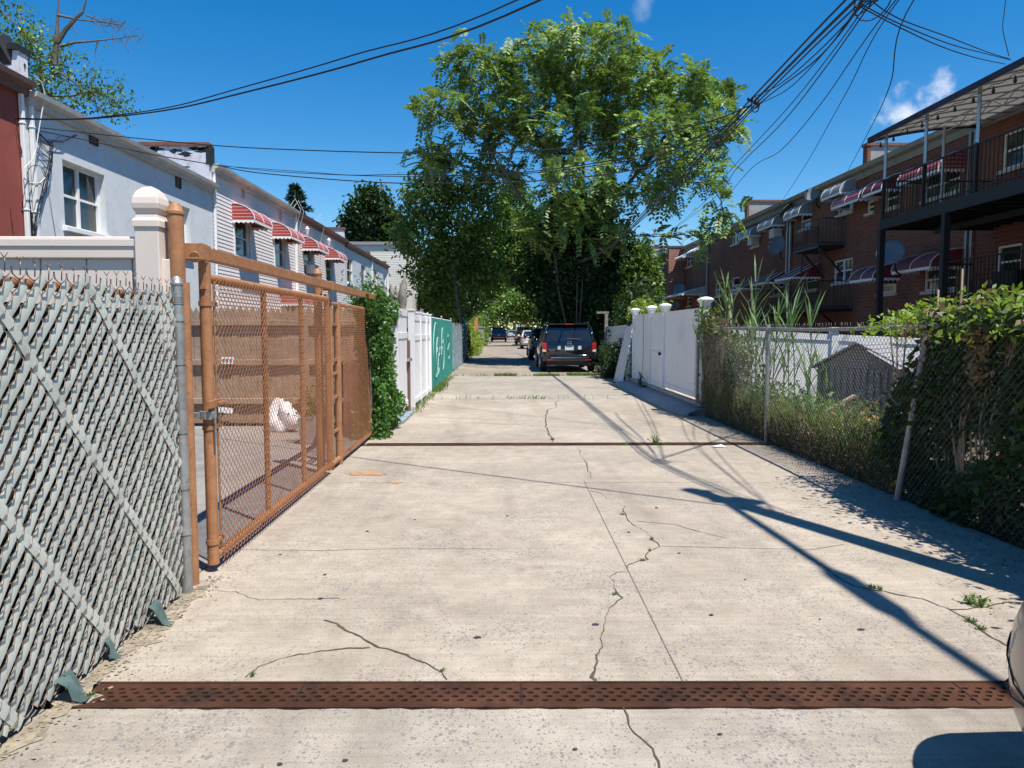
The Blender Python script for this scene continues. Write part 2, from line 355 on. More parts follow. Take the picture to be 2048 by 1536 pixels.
M['ink'] = paint('dark_print', (.05, .05, .06), .8, .1)
M['blue_plastic'] = paint('blue_plastic', (.03, .09, .38), .4, .2, 6)
M['shed_slat'] = paint('brown_shed_slat', (.27, .22, .19), .8, .2, 4)
M['shingle'] = paint('grey_shingle', (.28, .28, .29), .85, .2, 5)
M['pot'] = paint('grey_pot', (.24, .23, .22), .9, .25, 6)
# ------------------------------------------------------------------ world, sun, camera
SUND = Vector((.33, -.335, 1)).normalized()
elev = math.asin(SUND.z); azim = math.atan2(SUND.x, SUND.y)
W = bpy.data.worlds.new('World'); S.world = W; W.use_nodes = True; wt = W.node_tree
bg = wt.nodes['Background']; sky = wt.nodes.new('ShaderNodeTexSky'); sky.sky_type = 'NISHITA'; sky.sun_disc = False
sky.sun_elevation = elev; sky.sun_rotation = azim; sky.air_density = 1.0; sky.dust_density = .15; sky.ozone_density = 3.2
# one small fair-weather cloud low over the right-hand roofs and a wisp high up
tc = wt.nodes.new('ShaderNodeTexCoord')
def cloud(px, py, rad, stretch, dens, sc, base):
    d = ray(px, py); d = d / np.linalg.norm(d)
    sb = N(wt, 'ShaderNodeVectorMath', operation='SUBTRACT'); wt.links.new(tc.outputs['Generated'], sb.inputs[0]); sb.inputs[1].default_value = d
    ml = N(wt, 'ShaderNodeVectorMath', operation='MULTIPLY'); wt.links.new(sb.outputs[0], ml.inputs[0]); ml.inputs[1].default_value = stretch
    ln = N(wt, 'ShaderNodeVectorMath', operation='LENGTH'); wt.links.new(ml.outputs[0], ln.inputs[0])
    fl = N(wt, 'ShaderNodeMapRange'); wt.links.new(ln.outputs['Value'], fl.inputs['Value']); fl.inputs['From Max'].default_value = rad; fl.inputs['To Min'].default_value = 1; fl.inputs['To Max'].default_value = 0
    nz = N(wt, 'ShaderNodeTexNoise'); nz.inputs['Scale'].default_value = sc; nz.inputs['Detail'].default_value = 7; nz.inputs['Roughness'].default_value = .55; wt.links.new(tc.outputs['Generated'], nz.inputs['Vector'])
    ad = N(wt, 'ShaderNodeMath', operation='MULTIPLY_ADD'); wt.links.new(nz.outputs['Fac'], ad.inputs[0]); ad.inputs[1].default_value = 1.7; ad.inputs[2].default_value = base
    ml2 = N(wt, 'ShaderNodeMath', operation='ADD'); wt.links.new(ad.outputs[0], ml2.inputs[0]); wt.links.new(fl.outputs[0], ml2.inputs[1])
    mr = N(wt, 'ShaderNodeMapRange'); mr.interpolation_type = 'SMOOTHSTEP'; wt.links.new(ml2.outputs[0], mr.inputs['Value']); mr.inputs['From Min'].default_value = .35; mr.inputs['From Max'].default_value = .95
    in_ = N(wt, 'ShaderNodeMath', operation='MULTIPLY'); wt.links.new(mr.outputs[0], in_.inputs[0]); in_.inputs[1].default_value = dens
    ed = N(wt, 'ShaderNodeMath', operation='GREATER_THAN'); wt.links.new(fl.outputs[0], ed.inputs[0]); ed.inputs[1].default_value = 0
    e2 = N(wt, 'ShaderNodeMath', operation='MULTIPLY'); wt.links.new(in_.outputs[0], e2.inputs[0]); wt.links.new(ed.outputs[0], e2.inputs[1])
    return e2.outputs[0]
hs = N(wt, 'ShaderNodeHueSaturation'); hs.inputs['Saturation'].default_value = 1.44; hs.inputs['Value'].default_value = 1.0; wt.links.new(sky.outputs[0], hs.inputs['Color'])
c = hs.outputs[0]
CLOUD_COL = (6.6, 6.7, 7.3, 1)
c = mix(wt, cloud(1828, 222, .085, (1, 1, 1.75), .85, 26, -1.0), c, CLOUD_COL)
c = mix(wt, cloud(1868, 172, .05, (1, 1, 1.2), .7, 30, -1.0), c, CLOUD_COL)
c = mix(wt, cloud(1285, 8, .045, (1.6, 1, .8), .22, 28, -.95), c, CLOUD_COL)
wt.links.new(c, bg.inputs['Color']); bg.inputs['Strength'].default_value = .108
sl = bpy.data.lights.new('sun', 'SUN'); sl.energy = 5.0; sl.angle = R(.53); sl.color = (1, .955, .88)
so = bpy.data.objects.new('sun', sl); COL.objects.link(so); so.rotation_euler = SUND.to_track_quat('Z', 'Y').to_euler(); so.location = (10, -10, 30)
cam = bpy.data.cameras.new('camera'); co = bpy.data.objects.new('camera', cam); COL.objects.link(co); S.camera = co
cam.sensor_width = 36; cam.lens = F / 2048 * 36; cam.clip_end = 3000; cam.clip_start = .05
co.matrix_world = Matrix(((RT[0], UP[0], -FW[0], CAM[0]), (RT[1], UP[1], -FW[1], CAM[1]), (RT[2], UP[2], -FW[2], CAM[2]), (0, 0, 0, 1)))
S.view_settings.view_transform = 'Standard'; S.view_settings.look = 'None'; S.view_settings.exposure = .5; S.view_settings.gamma = 1
def struct(mb, name, mat, smooth=False): return tag(mb.build(name, mat, None, smooth), kind='structure')
LX, RX = -1.86, 3.65       # the two sides of the alley

# ------------------------------------------------------------------ ground
g = MB(); n = 40
gx = np.concatenate([[-900, -300, -120], np.linspace(-60, 60, 25), [120, 300, 900]]); gy = np.concatenate([[-300, -60], np.linspace(-20, 180, 41), [300, 900, 2500]])
V = [(x, y, -.16 + .02 * math.sin(x * .7) * math.cos(y * .5)) for y in gy for x in gx]; nx = len(gx)
g.add(V, [(j * nx + i, j * nx + i + 1, (j + 1) * nx + i + 1, (j + 1) * nx + i) for j in range(len(gy) - 1) for i in range(nx - 1)])
struct(g, 'ground', M['soil'])
def slab(y0, y1, x0=LX - .06, x1=RX + .05, rag=.012, t0=0, t1=0, mat='concrete'):
    """one cast slab of the alley with slightly ragged ends"""
    mb = MB(); nx = 120; xs = np.linspace(x0, x1, nx)
    e0 = [y0 + t0 * x + random.uniform(0, rag) for x in xs]; e1 = [y1 + t1 * x - random.uniform(0, rag) for x in xs]
    V = []
    for i, x in enumerate(xs): V += [(x, e0[i], -.15), (x, e0[i], 0), (x, e1[i], 0), (x, e1[i], -.15)]
    Fc = []
    for i in range(nx - 1):
        a = i * 4; b = a + 4
        Fc += [(a, b, b + 1, a + 1), (a + 1, b + 1, b + 2, a + 2), (a + 2, b + 2, b + 3, a + 3)]
    Fc += [(0, 1, 2, 3), ((nx - 1) * 4 + 3, (nx - 1) * 4 + 2, (nx - 1) * 4 + 1, (nx - 1) * 4)]
    mb.add(V, Fc); return struct(mb, 'alley_pavement', M[mat])
TLT = -.0145
s0 = slab(-8, 2.872, t1=TLT, mat='concrete_grey'); s1 = slab(3.094, 9.65, t0=TLT); s2 = slab(9.87, 16.24); s3 = slab(16.26, 24.42, mat='concrete_grey'); s4 = slab(24.45, 60, rag=.05, mat='concrete_far'); s5 = slab(60.03, 150, -2.2, 4.2, rag=.1, mat='concrete_far')
pits = MB(); pits.box(LX, RX, 2.75, 3.2, -.155, -.13); pits.box(LX, RX, 9.64, 9.88, -.155, -.13); struct(pits, 'drain_channel', M['pit'])
# cracks, joints and marks
def ribbon(mb, pts, w, z, jit=.35):
    P = [np.array(p, float) for p in pts]; Q = []
    for a, b in zip(P[:-1], P[1:]):
        k = max(2, int(np.linalg.norm(b - a) / .03))
        for i in range(k): Q.append(a + (b - a) * i / k)
    Q.append(P[-1]); V = []; off = 0
    for i, q in enumerate(Q):
        t = unit((Q[min(i + 1, len(Q) - 1)] - Q[max(i - 1, 0)])[:2][None])[0]; s = np.array([-t[1], t[0]])
        off = off * .8 + random.gauss(0, .006) * (1 if jit > .25 else 0); wf = min(1.5, max(.22, (wf if i else 1) + random.gauss(0, .16))) if jit > .25 else 1; ww = w * wf * (1 + jit * random.uniform(-1, 1))
        c = q[:2] + s * off; V += [(*(c - s * ww / 2), z), (*(c + s * ww / 2), z)]
    mb.add(V, [(2 * i, 2 * i + 1, 2 * i + 3, 2 * i + 2) for i in range(len(Q) - 1)])
def gp(x, y, ox=0, oy=0, k=1): return at(ox + x / k, oy + y / k, Z=0)
c5 = lambda L: [gp(x, y, 1000, 980, 3.84) for x, y in L]
c7 = lambda L: [gp(x, y, 1180, 860, 2.359) for x, y in L]
c1 = lambda L: [gp(x, y, 1000, 740, 4.267) for x, y in L]
px_ = lambda L: [gp(x, y) for x, y in L]
ck = MB()
ribbon(ck, c5([(715, 1485), (700, 1440), (755, 1340), (790, 1190), (780, 1120), (810, 990), (835, 900), (930, 830), (885, 770), (845, 670), (900, 635), (975, 630)]), .010, .0035)
ribbon(ck, c5([(985, 605), (1010, 575), (1070, 555), (1155, 540), (1135, 500), (1165, 465), (1225, 435), (1160, 370), (1090, 310), (1010, 260), (965, 190), (950, 150), (965, 130), (840, 70), (780, 25), (700, 5)]), .008, .0035)
ribbon(ck, px_([(895, 1360), (885, 1345), (860, 1330), (830, 1320), (790, 1305), (760, 1295), (740, 1283), (700, 1262), (650, 1240)]), .008, .0035)
ribbon(ck, px_([(490, 1355), (520, 1335), (560, 1318), (640, 1305), (740, 1296)]), .006, .0035)
ribbon(ck, px_([(400, 1180), (470, 1185), (520, 1200), (600, 1198), (680, 1196)]), .005, .0035)
ribbon(ck, c7([(960, 560), (1060, 620), (1130, 650), (1200, 710), (1250, 735), (1390, 760), (1560, 800), (1700, 850), (1760, 885), (1880, 970), (1970, 1025)]), .007, .0035)
ribbon(ck, c7([(1700, 850), (1790, 850), (1900, 830), (1980, 815), (2048, 822)]), .008, .0035)
ribbon(ck, c7([(220, 430), (400, 445), (500, 475), (640, 510)]), .005, .0035)
ribbon(ck, px_([(1245, 1415), (1262, 1470), (1300, 1500), (1325, 1536)]), .006, .0035)
ck.build('crack', M['crack'], s1)
ck = MB()
ribbon(ck, c1([(450, 615), (430, 560), (400, 490), (385, 440), (405, 340), (490, 320), (470, 285), (500, 262)]), .014, .0035)
ck.build('crack', M['crack'], s2)
ck = MB(); ribbon(ck, c1([(670, 660), (710, 740), (760, 850), (780, 880), (760, 930), (735, 955)]), .008, .0035); ck.build('crack', M['crack'], s1)
gr = MB(); ribbon(gr, px_([(1167, 960), (1365, 1362)]), .006, .003, .1); ribbon(gr, c7([(330, 548), (900, 562), (1050, 565), (1200, 540)]), .006, .003, .2)
ribbon(gr, [(LX, 5.05, 0), (.7, 5.06, 0)], .004, .003, .3); ribbon(gr, [(LX, 7.3, 0), (RX, 7.25, 0)], .005, .003, .3); gr.build('control_joint', M['groove'], s1)
gr = MB(); ribbon(gr, [(LX, 11.9, 0), (1.6, 11.9, 0)], .008, .003, .3); ribbon(gr, [(LX, 13.6, 0), (RX, 13.65, 0)], .008, .003, .3); gr.build('control_joint', M['groove'], s2)
def blob(mb, c, rx, ry, z, n=14, mi=0, jag=.25):
    V = [(c[0], c[1], z)] + [(c[0] + rx * (1 + random.uniform(-jag, jag)) * math.cos(2 * math.pi * k / n), c[1] + ry * (1 + random.uniform(-jag, jag)) * math.sin(2 * math.pi * k / n), z) for k in range(n)]
    mb.add(V, [(0, 1 + k, 1 + (k + 1) % n) for k in range(n)], mi)
st = MB(); p = gp(728, 948); blob(st, p, .16, .1, .004, 22, 0, .5); blob(st, p + np.array([.12, -.03, 0]), .1, .06, .0045, 18, 0, .5); blob(st, gp(790, 966), .07, .05, .004, 14, 0, .6); st.build('paint_stain', M['stain'], s1)
gm = MB()
for x, y, r in [(1190, 1250, .022), (642, 1198, .02), (650, 1150, .014), (955, 1276, .017), (1014, 1032, .014), (1313, 1016, .02), (1258, 1065, .018), (1722, 1260, .02), (1422, 1231, .016), (1358, 1107, .014), (1490, 1160, .012), (735, 1063, .018), (830, 1040, .012), (560, 1110, .013), (1640, 1240, .01), (1100, 1020, .01)]:
    blob(gm, gp(x, y), r * random.uniform(.6, 1.1), r * random.uniform(.5, .9), .005, 10, 0, .45)
gm.build('gum_spot', M['gum'], s1)
gm = MB()
for x, y, r in [(690, 1522, .012), (560, 1530, .012), (1150, 1500, .01), (1440, 1470, .01)]: blob(gm, gp(x, y), r, r * .75, .005, 10, 0, .3)
gm.build('gum_spot', M['gum'], s0)
# perforated iron drain covers
def grate(y0, y1, x0, x1, rows, label, loc):
    t = thing('drain_grate', label, 'drain grate', loc, 'rusty drain grates across the alley'); mb = MB(); z = .002
    rim = (y1 - y0) * .17; ya, yb = y0 + rim, y1 - rim; rh = (yb - ya) / rows; p = .058
    mb.quad((x0, y0, z), (x1, y0, z), (x1, ya, z), (x0, ya, z)); mb.quad((x0, yb, z), (x1, yb, z), (x1, y1, z), (x0, y1, z))
    mb.quad((x0, y0, z), (x1, y0, z), (x1, y0, -.02), (x0, y0, -.02))
    K = 10
    for r in range(rows):
        ylo, yhi = ya + r * rh, ya + (r + 1) * rh; x = x0 + (r % 2) * p * .5
        mb.quad((x0, ylo, z), (x, ylo, z), (x, yhi, z), (x0, yhi, z))
        while x + p < x1:
            cx = x + p / 2 + random.uniform(-.006, .006); cy = (ylo + yhi) / 2; fill = random.random() < .06
            outer = []; inner = []
            for k in range(K * 2):
                a = 2 * math.pi * (k + .5) / (K * 2); ca, sa = math.cos(a), math.sin(a); q = max(abs(ca) / (p / 2), abs(sa) / (rh / 2))
                outer.append((x + p / 2 + ca / q, cy + sa / q, z)); rr = 1.0
                inner.append((cx + .0155 * ca, cy + .0095 * sa, z))
            low = [(a[0], a[1], -.012) for a in inner]; n = K * 2
            mb.add(outer + inner + low, [(k, (k + 1) % n, n + (k + 1) % n, n + k) for k in range(n)] + [(n + k, n + (k + 1) % n, 2 * n + (k + 1) % n, 2 * n + k) for k in range(n)])
            if fill: mb.add(low, [tuple(range(n))])
            x += p
        mb.quad((x, ylo, z), (x1, ylo, z), (x1, yhi, z), (x, yhi, z))
    mb.build('cover_plate', M['rust'], t)
    for yy in (y0 - .012, y1): fb = MB(); fb.box(x0, x1, yy, yy + .012, -.05, .006); fb.build('frame', M['rust'], t)
    for xx in np.arange(x0 + .9, x1 - .3, .95): fb = MB(); fb.box(xx - .003, xx + .003, y0, y1, .0022, .0042); fb.build('section_joint', M['pit'], t)
    return t
_g = grate(2.885, 3.08, LX + .1, 2.35, 4, 'long rusty perforated drain grate across the alley in the foreground', (0, 2.98, 0)); _g.rotation_euler = (0, 0, TLT)
grate(9.665, 9.855, LX + .05, RX - .05, 4, 'farther rusty drain grate crossing the alley beside the ivy', (0, 9.76, 0))
# yards and verges
y_ = MB(); y_.box(-9, LX - .075, 4.3, 11.75, -.15, -.004); struct(y_, 'yard_pavement', M['yard_concrete'])
y_ = MB(); y_.box(-9, LX - .075, 11.76, 60, -.15, -.02); y_.box(-30, -9.01, -6, 62, -.15, -.03); y_.box(-9, LX - .075, -6, 4.29, -.15, -.012); struct(y_, 'back_yard', M['soil'])
y_ = MB(); y_.box(RX + .06, 40, -6, 62, -.15, -.012); struct(y_, 'verge', M['soil'])
y_ = MB(); y_.box(-80, 80, 150.05, 162, -.15, -.01); struct(y_, 'road', M['asphalt'])
ru = MB()
for i in range(420):
    y = random.uniform(1.8, 4.5); w = abs(random.gauss(0, .07)); blob(ru, (LX + .02 + w, y), random.uniform(.003, .011), random.uniform(.003, .011), random.uniform(.004, .009), 6, 0, .5)
ribbon(ru, [(LX + .03, 1.8, 0), (LX + .05, 3.0, 0), (LX + .04, 3.9, 0), (LX + .06, 4.4, 0)], .13, .0035, .5)
tag(ru.build('rubble', M['rubble']), kind='stuff', label='crumbled concrete along the foot of the slatted fence', cat='rubble')

# ------------------------------------------------------------------ chain link
def chainlink(x, y0, y1, z0, z1, p, pz, r, wob=0, a=None):
    """chain link in a plane x = const: zigzag wires one column wide, hooked to their neighbours; diamonds 2p wide, pz tall.
    Upward strokes bulge towards the alley, downward ones away from it."""
    nw = int((y1 - y0) / p); K = int((z1 - z0) / (pz / 2)); a = r * 1.3 if a is None else a
    i = np.arange(nw)[:, None]; m = np.arange(2 * K + 1)[None]; k = m // 2; odd = m % 2
    def side(kk): return np.where((kk + i) % 2 == 0, -1.0, 1.0)
    s0 = side(k); yk = np.where(odd == 0, s0, 0.0); up = s0 < 0
    yc = y0 + (i + .5) * p + yk * (p / 2 + r * .6); zc = z0 + m * pz / 4 + 0 * i; xc = x + np.where(odd == 1, np.where(up, a, -a), 0.0)
    if wob: xc = xc + wob * np.sin(yc * 1.7 + 1) * np.sin((zc - z0) / (z1 - z0) * math.pi)
    C = np.stack([xc, yc, zc], -1); K2 = 2 * K + 1
    ring = np.array([[1, 0, 0], [0, .75, .6], [-1, 0, 0], [0, -.75, -.6]]) * r * 1.1
    V = (C[:, :, None, :] + ring).reshape(-1, 3)
    b = (np.arange(nw)[:, None, None] * K2 + np.arange(K2 - 1)[None, :, None]) * 4; q = np.arange(4)[None, None]
    return V, np.stack([b + q, b + (q + 1) % 4, b + 4 + (q + 1) % 4, b + 4 + q], -1).reshape(-1, 4)
def with_barbs(V, Fq, bb):
    f = np.array([f for f in bb.f if len(f) == 4]) + len(V); return np.concatenate([V, np.array(bb.v)]), np.concatenate([Fq, f])
def dome(mb, x, y, z0, z1, r, n=14, cap=True):
    h = z1 - z0; prof = [(r, 0), (r, h - 1.6 * r), (r * 1.12, h - 1.6 * r), (r * 1.12, h - 1.25 * r), (r * .98, h - 1.1 * r), (r * .85, h - .55 * r), (r * .55, h - .15 * r), (.001, h)] if cap else [(r, 0), (r, h)]
    mb.lathe([(a, b + z0) for a, b in prof], (x, y, 0), n)

# left slatted fence ------------------------------------------------
fe = thing('slatted_chain_link_fence', 'chain link fence woven with diagonal grey slats, ragged at its foot', 'fence', (LX, 2.8, 0))
Y0, Y1, ZT = 1.0, 4.20, 1.80; p, pz = .088, .100
V, Fq = chainlink(LX + .008, Y0, Y1, .04, ZT, p / 2, pz, .0029, 0, .0105)
bb = MB()
for i in range(int((Y1 - Y0) / p)):
    for sgn in (0,):
        y = Y0 + (i + 1) * p; zt = ZT - .01 + random.uniform(-.01, .01)
        bb.tube([(LX + .012, y, zt - .03), (LX + .014, y + .002, zt + .024)], .0024, 4)
        for s_ in (-1, 1): bb.tube([(LX + .013, y, zt + .022), (LX + .013 + s_ * .006, y + s_ * .012, zt + .042)], .0017, 4)
V, Fq = with_barbs(V, Fq, bb); np_mesh('wire_mesh', V, Fq, M['rustwire'], fe)
sl_ = MB(); k = pz / p
def slat(mb, c, sgn, x, w, mi, zlo=.03, zhi=ZT - .03, curl=0):
    """one woven strip: the line y = c + sgn*z/k, clipped to the panel"""
    zs = [z for z in np.linspace(zlo, zhi, 46) if Y0 < c + sgn * z / k < Y1 - .015]
    if len(zs) < 3: return
    L = math.hypot(1, 1 / k); sy, sz = -sgn * 1 / L, 1 / k / L       # unit perpendicular in the fence plane
    sy, sz = (1 / L, -sgn * (1 / k) / L)
    V = []; ph = random.uniform(0, 6)
    for j, z in enumerate(zs):
        y = c + sgn * z / k; b = .0025 * math.sin(j * 1.05 + ph) + random.uniform(-.0008, .0008)
        if z < .2 and curl: b += curl * (.2 - z) ** 2 * 8
        for q, xo in ((-1, 0), (0, .003), (1, 0)): V.append((x + xo + b, y + q * w / 2 * sy, z + q * w / 2 * sz))
    mb.add(V, [(3 * j + q, 3 * j + q + 1, 3 * j + 4 + q, 3 * j + 3 + q) for j in range(len(zs) - 1) for q in (0, 1)], mi)
tl = MB()
cs = Y0 - .04 / k + p * np.arange(-int(ZT / k / p) - 2, int((Y1 - Y0) / p) + 1)
for i, c_ in enumerate(cs):
    miss = False
    if not miss: slat(sl_, c_ + p * .5, 1, LX + .006 + random.uniform(-.001, .001), .049 + random.uniform(-.003, .002), 0, .02 + random.uniform(0, .05), ZT - .02 - random.uniform(0, .06), 0)
    if i % 3 == 0 or random.random() < .25: zl = random.uniform(.03, 1.0); slat(tl, c_ + p * .5 + .035, 1, LX - .012, .05, 0, zl, min(ZT - .06, zl + random.uniform(.2, .9)))
sl_.build('slat', M['slat'], fe, True); build_each(tl, 'backing_slat', M['slat_teal'], fe, True)
xs_ = MB()
for c_ in Y0 + .04 / k + p * .5 + p * np.arange(3, 60, 8): slat(xs_, c_ , -1, LX + .0115, .050, 0, .03, ZT - .01)
xs_.build('cross_slat', M['slat'], fe, True)
fl = MB()
for y, ln, side in [(2.95, .13, 1), (3.0, .07, 1), (3.33, .05, 1), (3.74, .12, 1), (3.79, .07, 1)]:
    V = []
    for j in range(6):
        t = j / 5; a = t * 1.9
        for q in (-1, 1): V.append((LX + .02 + ln * t * .9 * side, y + q * .026 + t * random.uniform(-.01, .03), max(.006, .11 * (1 - t) ** 1.3 + .02 * math.sin(a * 3))))
    fl.add([(x_ + random.uniform(-.008, .008), y_ + random.uniform(-.008, .008), max(.006, z_ + random.uniform(-.012, .012))) for x_, y_, z_ in V], [(2 * j, 2 * j + 1, 2 * j + 3, 2 * j + 2) for j in range(5)])
build_each(fl, 'bent_slat_end', M['slat_pale'], fe, True)
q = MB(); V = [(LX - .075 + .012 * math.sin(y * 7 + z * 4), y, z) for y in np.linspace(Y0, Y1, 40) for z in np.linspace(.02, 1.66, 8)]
q.add(V, [(i * 8 + j, i * 8 + j + 1, (i + 1) * 8 + j + 1, (i + 1) * 8 + j) for i in range(39) for j in range(7)]); q.build('gap_shade_sheet', M['gap_shade'], fe, True)  # added dark sheet that makes the shaded slat gaps read black
tr_ = MB(); tr_.tube([(LX - .02, Y0, ZT - .055), (LX - .02, Y1, ZT - .075)], .022, 10); tr_.build('top_rail', M['brown'], fe, True)
po = MB(); dome(po, LX + .005, 4.225, 0, 1.86, .032); ep = po.build('end_post', M['galv'], fe, 'auto')
tb = MB()
for z in (.35, .62, .95, 1.35, 1.6): tb.lathe([(.036, z), (.036, z + .03)], (LX + .005, 4.225, 0), 12)
for z in (1.70, 1.712, 1.724, 1.736): tb.lathe([(.036, z), (.036, z + .006)], (LX + .005, 4.225, 0), 12)
build_each(tb, 'tension_band', M['galv'], ep)
jk = MB()
for i, (y, z, cc) in enumerate([(2.9, .55, 0), (2.85, .42, 1), (3.35, 1.2, 0)]): jk.obox((LX - .09, y, z), (.05, .12, .3), Matrix.Rotation(.5, 3, 'X'), cc)
# beige vinyl fence ----------------------------------------------------
vf = thing('vinyl_fence', 'beige vinyl privacy fence with domed post behind the slatted fence', 'fence', (-2.06, 4.42, 0))
pm = MB(); pm.box(-6.5, -2.15, 4.40, 4.43, .05, 1.97)
for i in range(17): pm.box(-6.5 + i * .27, -6.5 + i * .27 + .262, 4.385, 4.40, .05, 1.97)
pm.build('panel', M['vinyl_beige'], vf, bevel=.004)
rm = MB(); rm.box(-6.5, -2.145, 4.36, 4.45, 1.97, 2.10); rm.box(-6.5, -2.145, 4.352, 4.36, 2.04, 2.085); rm.box(-6.5, -2.145, 4.37, 4.44, .02, .14); build_each(rm, 'rail', M['vinyl_beige'], vf, bevel=.008)
pm = MB(); pm.box(-2.145, -2.003, 4.34, 4.482, 0, 2.16); po = pm.build('post', M['vinyl_beige'], vf, bevel=.006)
cp = MB()
prof = [(.080, 2.155), (.080, 2.19), (.066, 2.21), (.062, 2.235), (.076, 2.262), (.079, 2.29), (.074, 2.325), (.06, 2.36), (.036, 2.385), (.012, 2.397)]
V = []
for r, z in prof:
    for a, b_ in ((-1, -1), (1, -1), (1, 1), (-1, 1)): V.append((-2.074 + a * r, 4.411 + b_ * r, z))
cp.add(V, [(4 * i + q, 4 * i + (q + 1) % 4, 4 * i + 4 + (q + 1) % 4, 4 * i + 4 + q) for i in range(len(prof) - 1) for q in range(4)] + [(36, 37, 38, 39)]); cp.build('post_cap', M['vinyl_beige'], po, bevel=.004)
# gate track --------------------------------------------------------------
gt_ = thing('gate_track', 'brown overhead gate beam on three round domed steel posts', 'gate track', (LX - .07, 8, 0))
for y, zt in ((4.42, 2.31), (7.85, 2.21), (11.75, 2.26)):
    pp = MB(); dome(pp, -1.935 if y < 5 else -1.95, y, -.02, zt, .045, 16); pp.build('post', M['brown'], gt_, 'auto')
bm = MB(); bm.box(-1.875, -1.815, 4.52, 12.05, 1.985, 2.065); bm.build('beam', M['brown'], gt_, bevel=.006)
bm = MB()
for y in (4.46, 7.9, 11.8): bm.box(-1.935, -1.80, y, y + .09, 1.975, 2.075)
bm.box(-1.882, -1.808, 4.551, 4.62, 1.978, 2.072); bm.tube([(-1.845, 4.46, 1.99), (-1.845, 4.5, 2.0)], .035, 10); bm.box(-1.865, -1.825, 4.55, 4.575, 1.80, 1.99); build_each(bm, 'bracket', M['brown'], gt_, bevel=.004)
# sliding gate --------------------------------------------------------------
ga = thing('chain_link_gate', 'brown chain link sliding gate standing at the yard opening', 'gate', (LX, 6, 0))
GX = -1.845; GA, GB = 4.6, 7.78; GZ0, GZ1 = .12, 1.875
fr = MB(); fr.tube([(GX, GA, .05), (GX, GA, 1.97)], .036, 14); fr.build('end_stile', M['brown'], ga, 'auto')
for y in (5.72, 6.78): 
    fr = MB(); fr.tube([(GX, y, GZ0), (GX, y, GZ1)], .022, 12); fr.build('stile', M['brown'], ga, 'auto')
fr = MB(); fr.tube([(GX, GB, .04), (GX, GB, 1.93)], .028, 12); fr.build('end_stile', M['brown'], ga, 'auto')
for z, zz, r in ((GZ1, GZ1, .03), (.095, .095, .03)):
    fr = MB(); fr.tube([(GX, GA, z), (GX, GB, zz)], r, 12); fr.build('rail', M['brown'], ga, 'auto')
V, Fq = chainlink(GX + .036, GA + .07, GB, .05, GZ1 + .03, .031, .060, .0023, .0); np_mesh('wire_mesh', V, Fq, M['brown_mesh'], ga)
tb = MB(); tb.tube([(GX + .02, GA + .085, .08), (GX + .02, GA + .085, GZ1)], .008, 8)
for z in (.18, .92, 1.70): tb.lathe([(.042, z), (.042, z + .03)], (GX, GA, 0), 14); tb.box(GX, GX + .03, GA + .03, GA + .12, z, z + .028)
build_each(tb, 'tension_band', M['brown'], ga)
la = MB(); la.box(GX + .03, GX + .045, GA - .09, GA + .11, 1.06, 1.11); la.box(GX + .045, GX + .07, GA + .02, GA + .11, 1.075, 1.095); la.build('latch', M['brown'], ga, bevel=.003)
la = MB(); la.lathe([(.05, .99), (.05, 1.04)], (GX, GA - .015, 0), 12); la.box(GX - .1, GX + .05, GA - .05, GA, 1.0, 1.03); la.tube([(GX + .05, GA - .03, 1.0), (GX + .05, GA - .03, .82)], .007, 6); la.build('hinge', M['galv'], ga)
pt = MB(); pt.tube([(-1.87, 4.36, 0), (-1.87, 4.36, 1.83)], .03, 12); tag(pt.build('gate_jamb', M['brown'], None, 'auto'), 'thin brown jamb pipe between the slatted fence and the gate', 'post')
# fixed panel beyond the gate ----------------------------------------------
fp = thing('chain_link_fence', 'fixed brown chain link panel between the gate and the ivy', 'fence', (LX, 9.2, 0))
V, Fq = chainlink(LX + .03, 8.35, 10.3, .08, 1.86, .031, .060, .0021, .05); np_mesh('wire_mesh', V, Fq, M['brown_mesh'], fp)
for y, r in ((8.02, .018), (8.34, .04), (10.35, .028)):
    fr = MB(); fr.tube([(LX, y, 0), (LX, y, 1.86)], r, 12); fr.build('post', M['brown'], fp, 'auto')
fr = MB(); fr.tube([(LX, 7.95, .07), (LX, 10.6, .07)], .03, 10); fr.tube([(LX, 8.0, 1.84), (LX, 10.4, 1.84)], .022, 10); build_each(fr, 'rail', M['brown'], fp, 'auto')
fr = MB()
for z in (.4, .78, 1.05, 1.2, 1.6): fr.box(LX - .01, LX + .01, 8.02, 8.34, z, z + .03)
build_each(fr, 'rung', M['brown'], fp)
